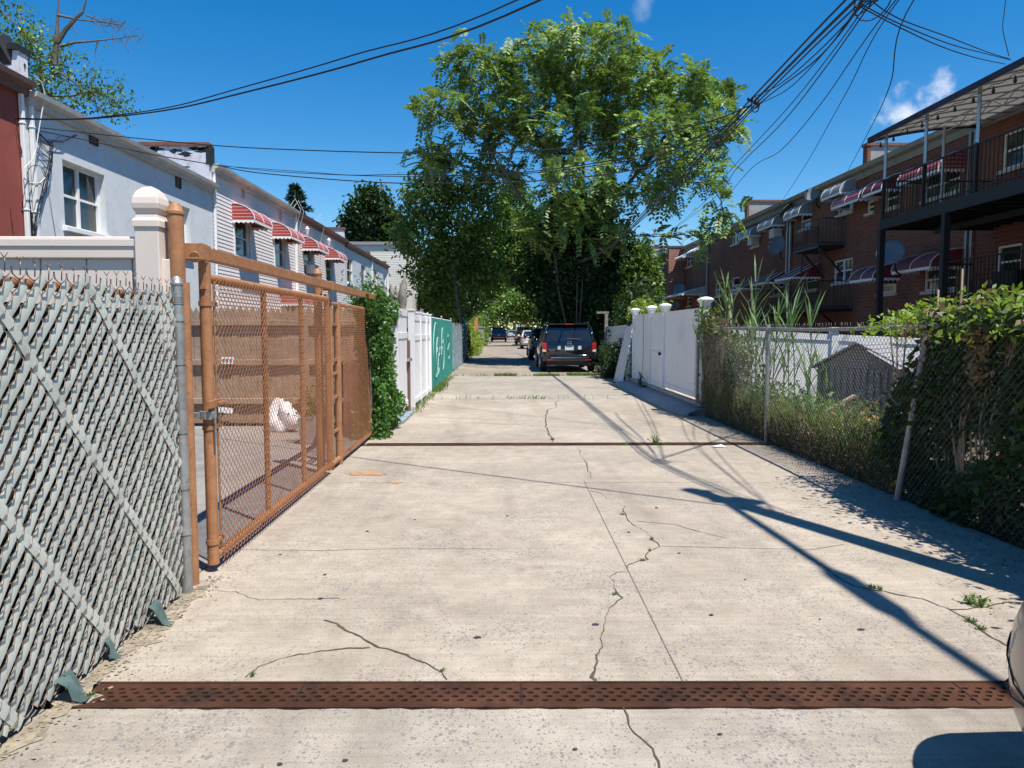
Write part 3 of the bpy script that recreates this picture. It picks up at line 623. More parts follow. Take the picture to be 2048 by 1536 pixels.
# stockade fence across the yard ----------------------------------------------
sf = thing('stockade_fence', 'weathered wooden picket fence across the far end of the left yard', 'fence', (-4.5, 11.85, 0))
pk = MB(); x = -8.9
while x < -2.05:
    w = .095; h = 1.93 + random.uniform(-.03, .03); yy = 11.86 + random.uniform(-.006, .006)
    pk.prism([(x, .03), (x + w, .03), (x + w, h - .09), (x + w / 2, h), (x, h - .09)], 'y', yy, yy + .02); x += w + .006
pk.build('picket', M['wood'], sf)
rl = MB()
for z in (.35, .98, 1.62): rl.box(-8.9, -2.05, 11.80, 11.86, z, z + .09)
for x in (-8, -5.6, -3.2): rl.box(x, x + .1, 11.79, 11.85, 0, 1.8)
build_each(rl, 'rail', M['wood'], sf, bevel=.005)
for px0, py0, px1, py1, lb in ((443, 714, 467, 728, 'small white notice with dark print, upper one on the picket fence'), (431, 813, 465, 824, 'tilted blank white strip fixed low on the picket fence')):
    a = at(px0, py1, Y=11.78); b = at(px1, py0, Y=11.78); t = thing('notice', lb, 'notice', tuple(a))
    q = MB(); q.box(a[0], b[0], 11.778, 11.786, a[2], b[2]); q.build('sheet', M['paper'], t)
    if py0 < 800:
        q = MB()
        for u in (.12, .4, .7): q.box(a[0] + u * (b[0] - a[0]), a[0] + (u + .16) * (b[0] - a[0]), 11.772, 11.776, a[2] + .03, b[2] - .03)
        build_each(q, 'print', M['ink'], t)
    else:
        t.rotation_euler = (0, R(6), 0)
# bag and pot
def lump(c, rx, ry, rz, seed, n=24, m=16, rough=.18, drop=0):
    r_ = np.random.default_rng(seed); mb = MB(); V = []
    ph = r_.uniform(0, 6, (6, 2)); 
    for j in range(m + 1):
        th = math.pi * j / m
        for i in range(n):
            a = 2 * math.pi * i / n; f = 1 + sum(rough / (k + 1) * math.sin((k + 2) * a + ph[k, 0]) * math.sin((k + 1.5) * th + ph[k, 1]) for k in range(6))
            zz = math.cos(th); ww = math.sin(th) * (1 - .35 * max(0, zz))
            V.append((c[0] + rx * f * ww * math.cos(a), c[1] + ry * f * ww * math.sin(a), max(c[2] - rz * .62, c[2] + rz * zz * f)))
    mb.add(V, [(j * n + i, j * n + (i + 1) % n, (j + 1) * n + (i + 1) % n, (j + 1) * n + i) for j in range(m) for i in range(n)]); return mb
p = at(563, 862, Z=0); tag(lump((p[0], p[1], .17), .22, .18, .27, 4, rough=.42).build('plastic_bag', M['bag'], None, True, org=tuple(p)), 'pale pinkish white full plastic bag lying in the yard', 'bag')
p = at(628, 885, Z=0); t = thing('flower_pot', 'square grey pot holding a dry plant inside the gate', 'pot', tuple(p))
q = MB(); q.prism([(p[0] - .15, 0), (p[0] + .15, 0), (p[0] + .18, .36), (p[0] - .18, .36)], 'y', p[1] - .15, p[1] + .15); q.build('pot', M['pot'], t, bevel=.01)
n_ = 260; P_ = np.array([p[0], p[1], .36]) + rng.normal(size=(n_, 3)) * [.13, .12, .16] + [0, 0, .16]; leaf_obj('foliage', leaf_quads(P_, rdir(n_) + [0, 0, .6], .09, .25, .2), M['weed'], t)
# ------------------------------------------------------------------ houses
def wall_holes(mb, X, s, y0, y1, z0, z1, holes, depth=.2, mi=0):
    """wall face on the plane x = X looking towards s, with recessed openings (y0,y1,z0,z1)"""
    ys = sorted({y0, y1, *[h[0] for h in holes], *[h[1] for h in holes]}); zs = sorted({z0, z1, *[h[2] for h in holes], *[h[3] for h in holes]})
    for a, b in zip(ys[:-1], ys[1:]):
        for c_, d in zip(zs[:-1], zs[1:]):
            my, mz = (a + b) / 2, (c_ + d) / 2
            if not any(h[0] < my < h[1] and h[2] < mz < h[3] for h in holes): mb.quad((X, a, c_), (X, b, c_), (X, b, d), (X, a, d), mi)
    for a, b, c_, d in holes:
        x2 = X - s * depth
        for q in ([(X, a, c_), (x2, a, c_), (x2, a, d), (X, a, d)], [(X, b, c_), (x2, b, c_), (x2, b, d), (X, b, d)], [(X, a, d), (X, b, d), (x2, b, d), (x2, a, d)], [(X, a, c_), (X, b, c_), (x2, b, c_), (x2, a, c_)]): mb.quad(*q, mi)
def clapboards(mb, X, s, y0, y1, z0, z1, holes, course=.125, lap=.016, depth=.12):
    nC = int(round((z1 - z0) / course))
    for i in range(nC):
        a = z0 + (z1 - z0) * i / nC; b = z0 + (z1 - z0) * (i + 1) / nC; iv = [(y0, y1)]
        for h in holes:
            if h[2] < (a + b) / 2 < h[3]:
                nv = []
                for u, v in iv:
                    if h[1] <= u or h[0] >= v: nv.append((u, v)); continue
                    if h[0] > u: nv.append((u, h[0]))
                    if h[1] < v: nv.append((h[1], v))
                iv = nv
        for u, v in iv:
            mb.quad((X + s * lap, u, a), (X + s * lap, v, a), (X, v, b), (X, u, b)); mb.quad((X, u, a), (X, v, a), (X + s * lap, v, a), (X + s * lap, u, a))
    for a, b, c_, d in holes:
        x2 = X - s * depth
        for q in ([(X, a, c_), (x2, a, c_), (x2, a, d), (X, a, d)], [(X, b, c_), (x2, b, c_), (x2, b, d), (X, b, d)], [(X, a, d), (X, b, d), (x2, b, d), (x2, a, d)], [(X, a, c_), (X, b, c_), (x2, b, c_), (x2, a, c_)]): mb.quad(*q)
def window(par, X, s, y0, y1, z0, z1, recess=.1, twin=False, mat='white', fw=.06, sill=True, bars=0):
    """framed sash window set back from the wall plane"""
    xb = X - s * recess; f = MB()
    def bx(a, b, c_, d, out=.05): f.box(*sorted((xb - s * .03, xb + s * out)), a, b, c_, d)
    bx(y0, y0 + fw, z0, z1); bx(y1 - fw, y1, z0, z1); bx(y0 + fw, y1 - fw, z0, z0 + fw); bx(y0 + fw, y1 - fw, z1 - fw, z1)
    cols = [(y0 + fw, y1 - fw)]
    if twin: ym = (y0 + y1) / 2; bx(ym - fw * .6, ym + fw * .6, z0 + fw, z1 - fw); cols = [(y0 + fw, ym - fw * .6), (ym + fw * .6, y1 - fw)]
    zm = (z0 + z1) / 2
    for a, b in cols:
        bx(a, b, zm - .025, zm + .025, .035)
        for k in range(bars): yy = a + (b - a) * (k + 1) / (bars + 1); f.box(*sorted((xb - s * .012, xb + s * .012)), yy - .009, yy + .009, zm + .025, z1 - fw)
    fo = f.build('window', M[mat], par)
    q = MB(); q.quad((xb - s * .005, y0 + fw, z0 + fw), (xb - s * .005, y1 - fw, z0 + fw), (xb - s * .005, y1 - fw, z1 - fw), (xb - s * .005, y0 + fw, z1 - fw)); q.build('pane', M['glass'], fo)
    if sill:
        q = MB(); q.box(*sorted((xb, X + s * .09)), y0 - .08, y1 + .08, z0 - .11, z0 - .003); q.build('sill', M['white' if s > 0 else 'fascia'], fo, bevel=.01)
    return fo
def awning(par, X, s, y0, y1, zt, drop, proj, mat, trim='white', slope=False):
    """curved metal awning with scalloped hem and closed ends"""
    prof = [(X + s * proj * (t if slope else math.sin(t * math.pi / 2)), zt - drop * (t if slope else (1 - math.cos(t * math.pi / 2)))) for t in np.linspace(0, 1, 8)]
    mb = MB()
    for (xa, za), (xb, zb) in zip(prof[:-1], prof[1:]): mb.quad((xa, y0, za), (xa, y1, za), (xb, y1, zb), (xb, y0, zb))
    for y in (y0, y1): mb.add([(X, y, zt - drop)] + [(a, y, b) for a, b in prof], [tuple(range(len(prof) + 1))])
    o = mb.build('awning', M[mat], par)
    h = MB(); xe = X + s * proj; zb = zt - drop; nS = max(4, int((y1 - y0) / .14))
    for i in range(nS):
        a = y0 + (y1 - y0) * i / nS; b = y0 + (y1 - y0) * (i + 1) / nS
        h.add([(xe, a, zb), (xe, b, zb), (xe, b, zb - .06), (xe, (a + b) / 2, zb - .11), (xe, a, zb - .06)], [(0, 1, 2, 3, 4)])
    nS = max(3, int(proj / .14))
    for y in (y0, y1):
        for i in range(nS):
            a = X + s * proj * i / nS; b = X + s * proj * (i + 1) / nS
            h.add([(a, y, zb), (b, y, zb), (b, y, zb - .06), ((a + b) / 2, y, zb - .11), (a, y, zb - .06)], [(0, 1, 2, 3, 4)])
    for y in (y0, y1, (y0 + y1) / 2): h.tube([(a, y, b + .006) for a, b in prof], .018, 4)
    h.build('scalloped_trim', M[trim], o); return o
HX = -9.0
def left_house(label, y0, y1, H, wall, wmat, holes, fmat='fascia', siding=False):
    t = thing('row_house', label, 'house', (HX, (y0 + y1) / 2, 0), 'row houses on the left of the alley'); w = MB()
    if siding: clapboards(w, HX, 1, y0, y1, -.1, H - .12, holes)
    else: wall_holes(w, HX, 1, y0, y1, -.1, H - .12, holes, .28)
    for y in (y0, y1): w.quad((HX, y, -.1), (-20, y, -.1), (-20, y, H + .25), (HX, y, H - .1))
    w.quad((-20, y0, -.1), (-20, y1, -.1), (-20, y1, H + .25), (-20, y0, H + .25)); w.build('wall', M[wall], t)
    r = MB(); r.quad((HX + .05, y0, H - .06), (HX + .05, y1, H - .06), (-20, y1, H + .3), (-20, y0, H + .3)); r.build('roof', M['roof'], t)
    f = MB(); f.prism([(HX, H - .25), (HX + .10, H - .25), (HX + .12, H - .14), (HX + .25, H - .09), (HX + .27, H), (HX + .05, H), (HX, H - .02)], 'y', y0 + .004, y1 - .004); f.build('gutter', M[fmat], t); return t, w
def downspout(par, X, s, y, z0, z1, mat='white', w=.075):
    d = MB(); d.box(*sorted((X + s * .02, X + s * (.02 + w))), y - w / 2, y + w / 2, z0, z1)
    for z in np.arange(z0 + .6, z1, 1.6): d.box(*sorted((X, X + s * (.03 + w))), y - w / 2 - .012, y + w / 2 + .012, z, z + .03)
    d.build('downspout', M[mat], par, bevel=.01)
def vent(par, px0, px1, py0, py1, mat):
    a = at((px0 + px1) / 2, py1, X=HX); b = at((px0 + px1) / 2, py0, X=HX); w = .17; v = MB(); y = a[1]
    v.box(HX + .004, HX + .03, y - w, y - w + .03, a[2], b[2]); v.box(HX + .004, HX + .03, y + w - .03, y + w, a[2], b[2])
    for z in np.arange(a[2], b[2], .07): v.add([(HX + .03, y - w + .03, z), (HX + .03, y + w - .03, z), (HX + .006, y + w - .03, z + .06), (HX + .006, y - w + .03, z + .06)], [(0, 1, 2, 3)])
    v.build('vent', M[mat], par)
yR, yB, yA, yB2, yG, yE = 14.22, 23.2, 23.2, 32.4, 42.7, 58.5
t, w = left_house('red stuccoed row house end at the left edge beside the pale blue one', 5, yR, 6.2, 'stucco_red', None, [], 'fascia_red')
pm = MB(); pm.box(-19, HX + .02, yR - .14, yR + .14, 6.2, 6.75); pm.build('parapet', M['parapet'], t); pm = MB(); pm.box(-19, HX + .05, yR - .2, yR + .2, 6.75, 6.86); pm.tube([(HX - .1, yR, 6.1), (HX - .16, yR + .05, 6.5), (HX - .3, yR - .1, 6.85), (HX - .7, yR, 6.95)], [.1, .2, .24, .1], 9); pm.build('tarred_coping', M['tar'], t, 'auto')
# pale blue house
a = at(131, 468, X=HX); b = at(208, 318, X=HX); w1 = (a[1], b[1], 3.70, 5.06)
a2 = at(326, 490, X=HX); b2 = at(379, 400, X=HX); w2 = (a2[1], b2[1], 3.70, 5.06)
bt, w = left_house('pale blue stuccoed row house with white twin sash window and tangled cables', yR, yB, 6.06, 'stucco_blue', None, [w1, w2])
for q in (w1, w2): window(bt, HX, 1, *q, recess=.2, twin=True)
vent(bt, 178, 195, 256, 290, 'vent'); vent(bt, 350, 362, 350, 376, 'vent')
downspout(bt, HX, 1, yR + .12, 0, 6.1); downspout(bt, HX, 1, yR - .16, 0, 6.1)
cb = MB()
def wallpts(L, off=.06): return [at(x, y, X=HX + off) for x, y in L]
for k in range(9):
    j = lambda a=3: random.uniform(-a, a)
    cb.tube(wallpts([(75 + j(4), 262 + j(3)), (88 + j(14), 285 + j(8)), (104 + j(6), 290 + j()), (100 + j(5), 330 + j()), (88 + j(5), 375 + j(10)), (78 + j(8), 420), (66 + j(5), 470), (60 + j(5), 520)], .05 + .012 * k), .0055, 4)
for k in range(5):
    cb.tube(wallpts([(30, 236), (36 + 2 * k, 270 + 9 * k), (48 + k * 2, 330), (54 + k, 390), (62 + k, 450), (66, 520)], .05), .006, 4)
for k in range(4):
    x0, y0 = random.uniform(95, 120), random.uniform(272, 300)
    cb.tube(wallpts([(104, 288), (x0, y0 - 15), (x0 + 25, y0 - 12), (150 + k * 2, 268 + k), ], .07), .005, 4)
cx, cy = 72, 350
cb.tube(wallpts([(cx + 18 * math.cos(a), cy + 20 * math.sin(a)) for a in np.linspace(0, 9, 30)], .1), .006, 4)
cb.build('cable_tangle', M['wire'], bt)
cx = MB(); cx.tube(wallpts([(70, 152), (84, 165), (90, 190), (82, 235), (76, 270), (72, 300), (64, 320), (50, 335), (48, 355), (58, 366), (80, 366), (90, 355), (82, 335)], .2), .010, 5); cx.tube(wallpts([(48, 350), (52, 400), (60, 460), (64, 520)], .08), .008, 5); build_each(cx, 'white_cable', M['coax'], bt)
# pinkish white clapboard pair
wa = [(25.0, 26.5), (29.35, 30.8)]; wb = [(33.75, 35.2), (38.0, 39.4)]; ZA, ZB = 4.08, 5.42
dl = [(29.9, 31.2, .1, 2.5)]
st_, w = left_house('pinkish white clapboard row house with two red awnings nearest the blue house', yA, yB2, 6.72, 'siding', None, [(*q, ZA, ZB) for q in wa], siding=True)
pm = MB(); pm.box(-20, HX - .02, yA - .15, yA + .13, 5.9, 7.22); pm.build('parapet', M['parapet'], st_)
pm = MB(); pm.box(-20, HX + .02, yA - .2, yA + .18, 7.22, 7.33); pm.build('coping', M['coping'], st_)
pm = MB(); pm.box(HX - .08, HX + .06, yA - .17, yA + .15, 6.7, 7.24)
for k in range(12):
    cx_, cz_ = HX - .15 - random.random() * 1.8, random.choice([6.35, 6.5, 7.05, 7.12, 7.15]) + random.uniform(-.1, .1); rx_, rz_ = random.uniform(.06, .3), random.uniform(.03, .11)
    pm.add([(cx_, yA - .1535, cz_)] + [(cx_ + rx_ * random.uniform(.4, 1.2) * math.cos(a), yA - .1535, cz_ + rz_ * random.uniform(.4, 1.3) * math.sin(a)) for a in np.linspace(0, 6.28, 17)[:-1]], [(0, 1 + q, 1 + (q + 1) % 16) for q in range(16)])
build_each(pm, 'tar_patch', M['tar'], st_)
for q in wa: window(st_, HX, 1, *q, ZA, ZB, recess=.08, twin=False, fw=.09)
for q in wa:
    tw = MB(); tw.box(HX + .018, HX + .05, q[0] - .1, q[0], ZA - .05, ZB); tw.box(HX + .018, HX + .05, q[1], q[1] + .1, ZA - .05, ZB); build_each(tw, 'window_trim', M['white'], st_)
awning(st_, HX, 1, 24.85, 26.75, 5.8, .56, .77, 'awning_red'); awning(st_, HX, 1, 29.15, 31.05, 5.8, .56, .77, 'awning_red')
awning(st_, HX, 1, 30.1, 32.3, 3.25, .62, .95, 'awning_red')
vent(st_, 479, 491, 370, 396, 'vent_cream'); vent(st_, 556, 564, 421, 443, 'vent_cream'); downspout(st_, HX, 1, yA + .08, 0, 6.7); downspout(st_, HX, 1, yB2 - .08, 0, 6.6, w=.11)
t, w = left_house('pinkish white clapboard row house with brown gutter and two red awnings, next to grey siding', yB2, yG, 6.72, 'siding', None, [(*q, ZA, ZB) for q in wb], 'fascia_red', siding=True)
for q in wb: window(t, HX, 1, *q, ZA, ZB, recess=.08, fw=.09)
awning(t, HX, 1, 33.5, 35.4, 5.8, .56, .77, 'awning_red'); awning(t, HX, 1, 37.75, 39.65, 5.8, .56, .77, 'awning_red')
q = MB(); q.box(HX - .02, HX + .42, 34.1, 34.8, ZA + .08, ZA + .5); q.build('air_conditioner', M['ac'], t, bevel=.015)
cb = MB()
for y, z in ((32.1, 6.9), (32.6, 6.9), (36.5, 6.9)): cb.tube([(HX - .1, y, z), (HX + .1, y + .1, z + .35), (HX + .3, y + .2, z - .1), (HX + .06, y + .3, z - .9), (HX + .05, y + .3, z - 2)], .016, 4)
build_each(cb, 'white_cable', M['coax'], t)
lm = MB()
for y in (33.7, 37.9): lm.lathe([(.03, 0), (.05, .06), (.11, .3), (.02, .42)], (HX + .2, y, 5.85), 8); lm.tube([(HX, y, 6.0), (HX + .2, y, 6.15)], .02, 4)
build_each(lm, 'lamp', M['white'], t)
pm = MB(); pm.box(-20, HX - .02, yG - .15, yG + .13, 6.0, 7.35); pm.build('parapet', M['parapet'], t); pm = MB(); pm.box(-20, HX + .04, yG - .2, yG + .18, 7.35, 7.47); pm.build('coping', M['coping'], t)
wg = [(43.2, 44.9), (47.6, 49.2)]; wh = [(52.3, 53.8), (56.4, 58.0)]
for nm, (u, v), ws in (('pale grey sided row house, first one past the clapboard pair', (yG, 51.3), wg), ('pale grey sided row house, last before the cream house', (51.3, yE), wh)):
    t, w = left_house(nm, u, v, 6.62, 'siding_grey', None, [(*q, 4.35, 5.9) for q in ws], 'fascia_red', siding=True)
    for q in ws: window(t, HX, 1, *q, 4.35, 5.9, recess=.1, fw=.1)
    downspout(t, HX, 1, v - .1, 0, 6.6, w=.11)
    pm = MB(); pm.box(-20, HX - .05, v - .15, v + .1, 6.4, 7.0); pm.build('parapet', M['coping'], t)
# cream house facing the camera beyond
t = thing('cream_house', 'cream clapboard house with flat grey roof beyond the grey row', 'house', (-9.5, 62, 0)); w = MB(); nC = 60
for i in range(nC):
    a, b = 8.7 * i / nC, 8.7 * (i + 1) / nC; w.quad((-12.5, 61.98, a), (-7.45, 61.98, a), (-7.45, 62, b), (-12.5, 62, b)); w.quad((-12.5, 61.98, a), (-7.45, 61.98, a), (-7.45, 62, a), (-12.5, 62, a))
w.box(-12.5, -7.45, 62.003, 72, 0, 8.7); w.build('wall', M['siding_beige'], t); r = MB(); r.box(-12.7, -7.3, 61.8, 72, 8.7, 8.95); r.build('roof', M['shingle'], t)
window(t, -7.45, 1, 64, 65.4, 4.5, 6, recess=-.02, sill=False)

# ------------------------------------------------------------------ right-hand brick houses
BX = 13.0
def rect(px0, px1, py0, py1, X=BX):
    """wall opening seen between these photo columns and rows (far column first)"""
    a = at((px0 + px1) / 2, py1, X=X); b = at((px0 + px1) / 2, py0, X=X); return (at(px1, py1, X=X)[1], at(px0, py1, X=X)[1], a[2], b[2])
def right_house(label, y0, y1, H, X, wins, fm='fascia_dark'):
    t = thing('brick_house', label, 'house', (X, (y0 + y1) / 2, 0), 'brick row houses on the right of the alley'); w = MB()
    wall_holes(w, X, -1, y0, y1, -.1, H, [q[:4] for q in wins], .14)
    w.quad((X + 11, y0, -.1), (X + 11, y1, -.1), (X + 11, y1, H), (X + 11, y0, H))
    for y in (y0, y1): w.quad((X, y, -.1), (X + 11, y, -.1), (X + 11, y, H), (X, y, H))
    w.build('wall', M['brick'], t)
    r = MB(); r.quad((X, y0, H + .02), (X, y1, H + .02), (X + 11, y1, H + .3), (X + 11, y0, H + .3)); r.build('roof', M['roof'], t)
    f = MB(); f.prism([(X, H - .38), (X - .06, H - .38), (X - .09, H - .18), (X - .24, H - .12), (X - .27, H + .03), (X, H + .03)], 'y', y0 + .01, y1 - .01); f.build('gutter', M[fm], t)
    for q in wins: window(t, X, -1, *q[:4], recess=.08, twin=(q[1] - q[0] > 1.3), mat=q[4] if len(q) > 4 else 'white', fw=.055, bars=0)
    return t
H1 = 7.32
wr1 = [rect(1734, 1747, 402, 425), rect(1770, 1797, 376, 415), rect(1848, 1918, 340, 392), rect(2004, 2046, 262, 335), rect(1757, 1792, 556, 586), rect(1848, 1912, 535, 580), rect(1992, 2040, 490, 556)]
r1 = right_house('brick row house behind the canopied deck at the right edge', 3, 26, H1, BX, wr1)
awning(r1, BX, -1, *(lambda q: (q[0] - .2, q[1] + .2))(wr1[1]), wr1[1][3] + .35, .5, .7, 'awning_dark'); awning(r1, BX, -1, *(lambda q: (q[0] - .2, q[1] + .2))(wr1[2]), wr1[2][3] + .3, .5, .75, 'awning_red')
awning(r1, BX, -1, wr1[0][0] - .3, wr1[0][1] + 1.3, wr1[0][3] + .5, .5, .7, 'awning_red')
awning(r1, BX, -1, *(lambda q: (q[0] - .2, q[1] + .25))(wr1[4]), wr1[4][3] + .45, .5, .9, 'awning_dark'); awning(r1, BX, -1, *(lambda q: (q[0] - .2, q[1] + .25))(wr1[5]), wr1[5][3] + .45, .5, .9, 'awning_dark')
for px in (1936, 1946): downspout(r1, BX, -1, at(px, 520, X=BX)[1], 0, 7.0, 'steel', .09)
wr2 = [rect(1675, 1706, 384, 426, ), rect(1601, 1621, 425, 457), rect(1543, 1566, 446, 478), rect(1503, 1520, 466, 492), rect(1667, 1704, 519, 564), rect(1610, 1634, 545, 580), rect(1544, 1566, 560, 590), rect(1499, 1516, 572, 598)]
r2 = right_house('brick row house with metal balconies, between the deck and the grey parapet', 26, 38.5, H1, BX, wr2)
awning(r2, BX, -1, wr2[0][0] - .15, wr2[0][1] + .15, wr2[0][3] + .35, .5, .6, 'awning_grey'); awning(r2, BX, -1, wr2[1][0] - .15, wr2[1][1] + .4, wr2[1][3] + .35, .5, .6, 'awning_grey'); awning(r2, BX, -1, wr2[2][0] - .15, wr2[2][1] + .3, wr2[2][3] + .3, .5, .6, 'awning_grey'); awning(r2, BX, -1, wr2[3][0] - .15, wr2[3][1] + .3, wr2[3][3] + .3, .5, .6, 'awning_grey')
for k in (5,): awning(r2, BX, -1, wr2[k][0] - .3, wr2[k][1] + .3, wr2[k][3] + .35, .6, 1.2, 'awning_dark', slope=True)
for k in (6, 7): awning(r2, BX, -1, wr2[k][0] - .2, wr2[k][1] + .3, wr2[k][3] + .35, .5, .9, 'awning_dark', slope=True)
for k in (2, 3):
    q = wr2[k]; m = MB(); m.box(BX - .42, BX - .02, q[0] + .05, q[0] + .65, q[2], q[2] + .42); m.build('air_conditioner', M['ac'], r2, bevel=.015)
for px in (1577, 1583): downspout(r2, BX, -1, at(px, 520, X=BX)[1], 0, 7.0, 'steel', .1)
wr3 = [rect(1464, 1480, 455, 487), rect(1400, 1410, 497, 520), rect(1373, 1385, 510, 533), rect(1463, 1478, 555, 586), rect(1430, 1444, 566, 592), rect(1374, 1382, 594, 612), rect(1398, 1408, 588, 606)]
r3 = right_house('brick row house past the grey parapet with small satellite dishes', 38.5, 51.4, H1, BX, wr3)
awning(r3, BX, -1, wr3[1][0] - .3, wr3[1][1] + .3, wr3[1][3] + .3, .5, .8, 'white', slope=True); awning(r3, BX, -1, wr3[2][0] - .3, wr3[2][1] + .3, wr3[2][3] + .3, .5, .8, 'fascia', slope=True)
awning(r3, BX, -1, wr3[6][0] - .6, wr3[5][1] + .6, wr3[5][3] + .5, .5, 1.6, 'fascia', slope=True); downspout(r3, BX, -1, at(1417, 560, X=BX)[1], 0, 7, 'steel', .12)
RX4 = 11.9
wr4 = [rect(1322, 1328, 526, 545, RX4), rect(1304, 1312, 589, 612, RX4), rect(1322, 1330, 587, 612, RX4), rect(1306, 1313, 530, 548, RX4)]
r4 = thing('brick_house', 'brick row house whose orange sunlit end stands forward beside the vines', 'house', (RX4, 58, 0), 'brick row houses on the right of the alley')
w = MB(); wall_holes(w, RX4, -1, 51.41, 66, -.1, 7.3, [q for q in wr4], .14); w.quad((RX4 + 11, 66, -.1), (RX4, 66, -.1), (RX4, 66, 7.3), (RX4 + 11, 66, 7.3)); w.build('wall', M['brick'], r4)
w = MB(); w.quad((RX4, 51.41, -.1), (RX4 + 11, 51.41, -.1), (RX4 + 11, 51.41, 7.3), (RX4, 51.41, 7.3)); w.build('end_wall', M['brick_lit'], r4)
r = MB(); r.box(RX4 - .05, RX4 + 11, 51.38, 66, 7.302, 7.45); r.build('roof', M['roof'], r4); f = MB(); f.box(RX4 - .25, RX4 - .055, 51.5, 66, 7.0, 7.4); f.build('gutter', M['fascia'], r4)
for q in wr4: window(r4, RX4, -1, *q, recess=.08, fw=.06)
r5 = thing('brick_house', 'distant brick row house with pale parapet behind the vines', 'house', (12.5, 72, 0), 'brick row houses on the right of the alley')
w = MB(); w.box(12.6, 24, 66.02, 90, -.1, 7.6); w.build('wall', M['brick'], r5); w = MB(); w.box(12.4, 24, 65.9, 66.015, 7.0, 9.0); w.box(12.4, 24, 78, 78.2, 7.61, 8.8); w.build('parapet', M['parapet_grey'], r5); w = MB(); w.box(12.3, 24, 65.85, 66.1, 9.0, 9.12); w.box(12.3, 24, 77.9, 78.3, 8.81, 8.95); w.build('coping', M['coping'], r5)
for y, zt, par in ((26, 8.02, r1), (38.5, 8.25, r2)):
    p = MB(); p.box(BX + .06, BX + 11, y - .13, y + .13, 7.0, zt); p.build('parapet', M['parapet_grey'], par)
    p = MB(); p.box(BX - .06, BX + .06, y - .16, y + .16, 6.9, zt); p.build('brick_pier', M['brick'], par)
    p = MB(); p.box(BX - .1, BX + 11, y - .19, y + .19, zt, zt + .1); p.build('coping', M['coping'], par)
q = MB(); q.box(16.5, 17.2, 38.3, 38.365, 7.55, 7.75); q.build('vent', M['vent'], r2)
# balconies
def railing(mb, pts, z0, z1, gap=.12, post=.02):
    for (xa, ya), (xb, yb) in zip(pts[:-1], pts[1:]):
        L = math.hypot(xb - xa, yb - ya); n = max(2, int(L / gap)); mb.tube([(xa, ya, z1), (xb, yb, z1)], .025, 4); mb.tube([(xa, ya, z0 + .08), (xb, yb, z0 + .08)], .02, 4)
        for i in range(n + 1): x, y = xa + (xb - xa) * i / n, ya + (yb - ya) * i / n; mb.tube([(x, y, z0), (x, y, z1)], .011, 4, caps=False)
def balcony(label, y0, y1, z, X0, X1):
    t = thing('balcony', label, 'balcony', (X0, (y0 + y1) / 2, z), 'black iron balconies on the brick houses'); f = MB(); f.box(X1, X0, y0, y1, z - .1, z)
    f.build('floor', M['black_metal'], t); r = MB(); railing(r, [(X0, y0), (X1, y0), (X1, y1), (X0, y1)], z, z + 1.0, .14); r.build('railing', M['black_metal'], t)
    b = MB()
    for y in np.arange(y0 + .1, y1, 1.6): b.tube([(X1 + .1, y, z - .1), (X0, y, z - 1.1)], .045, 5); b.tube([(X1 + .1, y, z - .12), (X1 + .1, y, z - .9)], .03, 5)
    build_each(b, 'bracket', M['black_metal'], t)
a = at(1705, 610, X=BX); b = at(1562, 618, X=BX)
balcony('wide black iron balcony on the lower storey of the brick house', a[1], b[1], 2.35, BX, BX - 1.3)
a = at(1690, 470, X=BX); b = at(1595, 480, X=BX); balcony('small black iron balcony under the upper windows near the silver dish', a[1], b[1] - 2, 4.75, BX, BX - 1.0)
balcony('black iron balcony with pale window beside the deck posts', at(2046, 575, X=BX)[1] - 2, at(1945, 575, X=BX)[1], 2.35, BX, BX - 1.1)
q = at(2030, 568, X=BX - .3); m = MB(); m.box(q[0] - .3, q[0] + .3, q[1] - .4, q[1] + .4, 2.36, 3.0)
for k in range(5): m.box(q[0] - .32, q[0] - .3, q[1] - .34, q[1] + .34, 2.45 + k * .1, 2.5 + k * .1)
tag(m.build('condenser', M['plastic'], None, org=(q[0], q[1], 2.36)), 'black air conditioning unit standing on the balcony below the white window', 'air conditioner')
# raised deck with canopy
dk = thing('canopied_deck', 'raised black steel deck with white canvas canopy at the upper right', 'deck', (11.5, 14, 0)); DX = 10.0; DY0, DY1 = 4.0, 19.2; DZ = 4.42
f = MB(); f.box(DX + .06, BX - .01, DY0, DY1 - .06, DZ - .06, DZ)
for y in np.arange(DY0, DY1, .45): f.box(DX + .07, BX - .02, y, y + .07, DZ - .2, DZ - .061)
f.build('floor', M['black_metal'], dk); f = MB(); f.box(DX, DX + .06, DY0, DY1, DZ - .25, DZ + .02); f.box(DX + .061, BX, DY1 - .06, DY1, DZ - .25, DZ + .02); f.box(DX + 1.4, DX + 1.5, DY0, DY1 - .07, DZ - .35, DZ - .21); f.build('fascia_beam', M['black_metal'], dk)
for x, y in ((DX + .03, DY1 - .07), (DX + .05, 16.4), (DX + .05, 11)): f = MB(); f.box(x - .07, x + .07, y - .07, y + .07, 0, DZ - .25); f.build('support_post', M['black_metal'], dk)
r = MB(); railing(r, [(DX + .03, DY0), (DX + .03, DY1 - .03), (BX - .05, DY1 - .03)], DZ + .02, DZ + 1.02, .13)
for y in (19.1, 17.3, 15.4, 13.5, 11.6): r.box(DX, DX + .06, y - .03, y + .03, DZ + .02, DZ + 1.05)
r.build('railing', M['black_metal'], dk)
CZ = 6.62
for y in (19.1, 17.3, 15.4, 13.5, 11.6): f = MB(); f.tube([(DX + .09, y + .08, DZ), (DX + .09, y + .08, CZ + .05)], .04, 8); f.build('canopy_post', M['steel'], dk, 'auto')
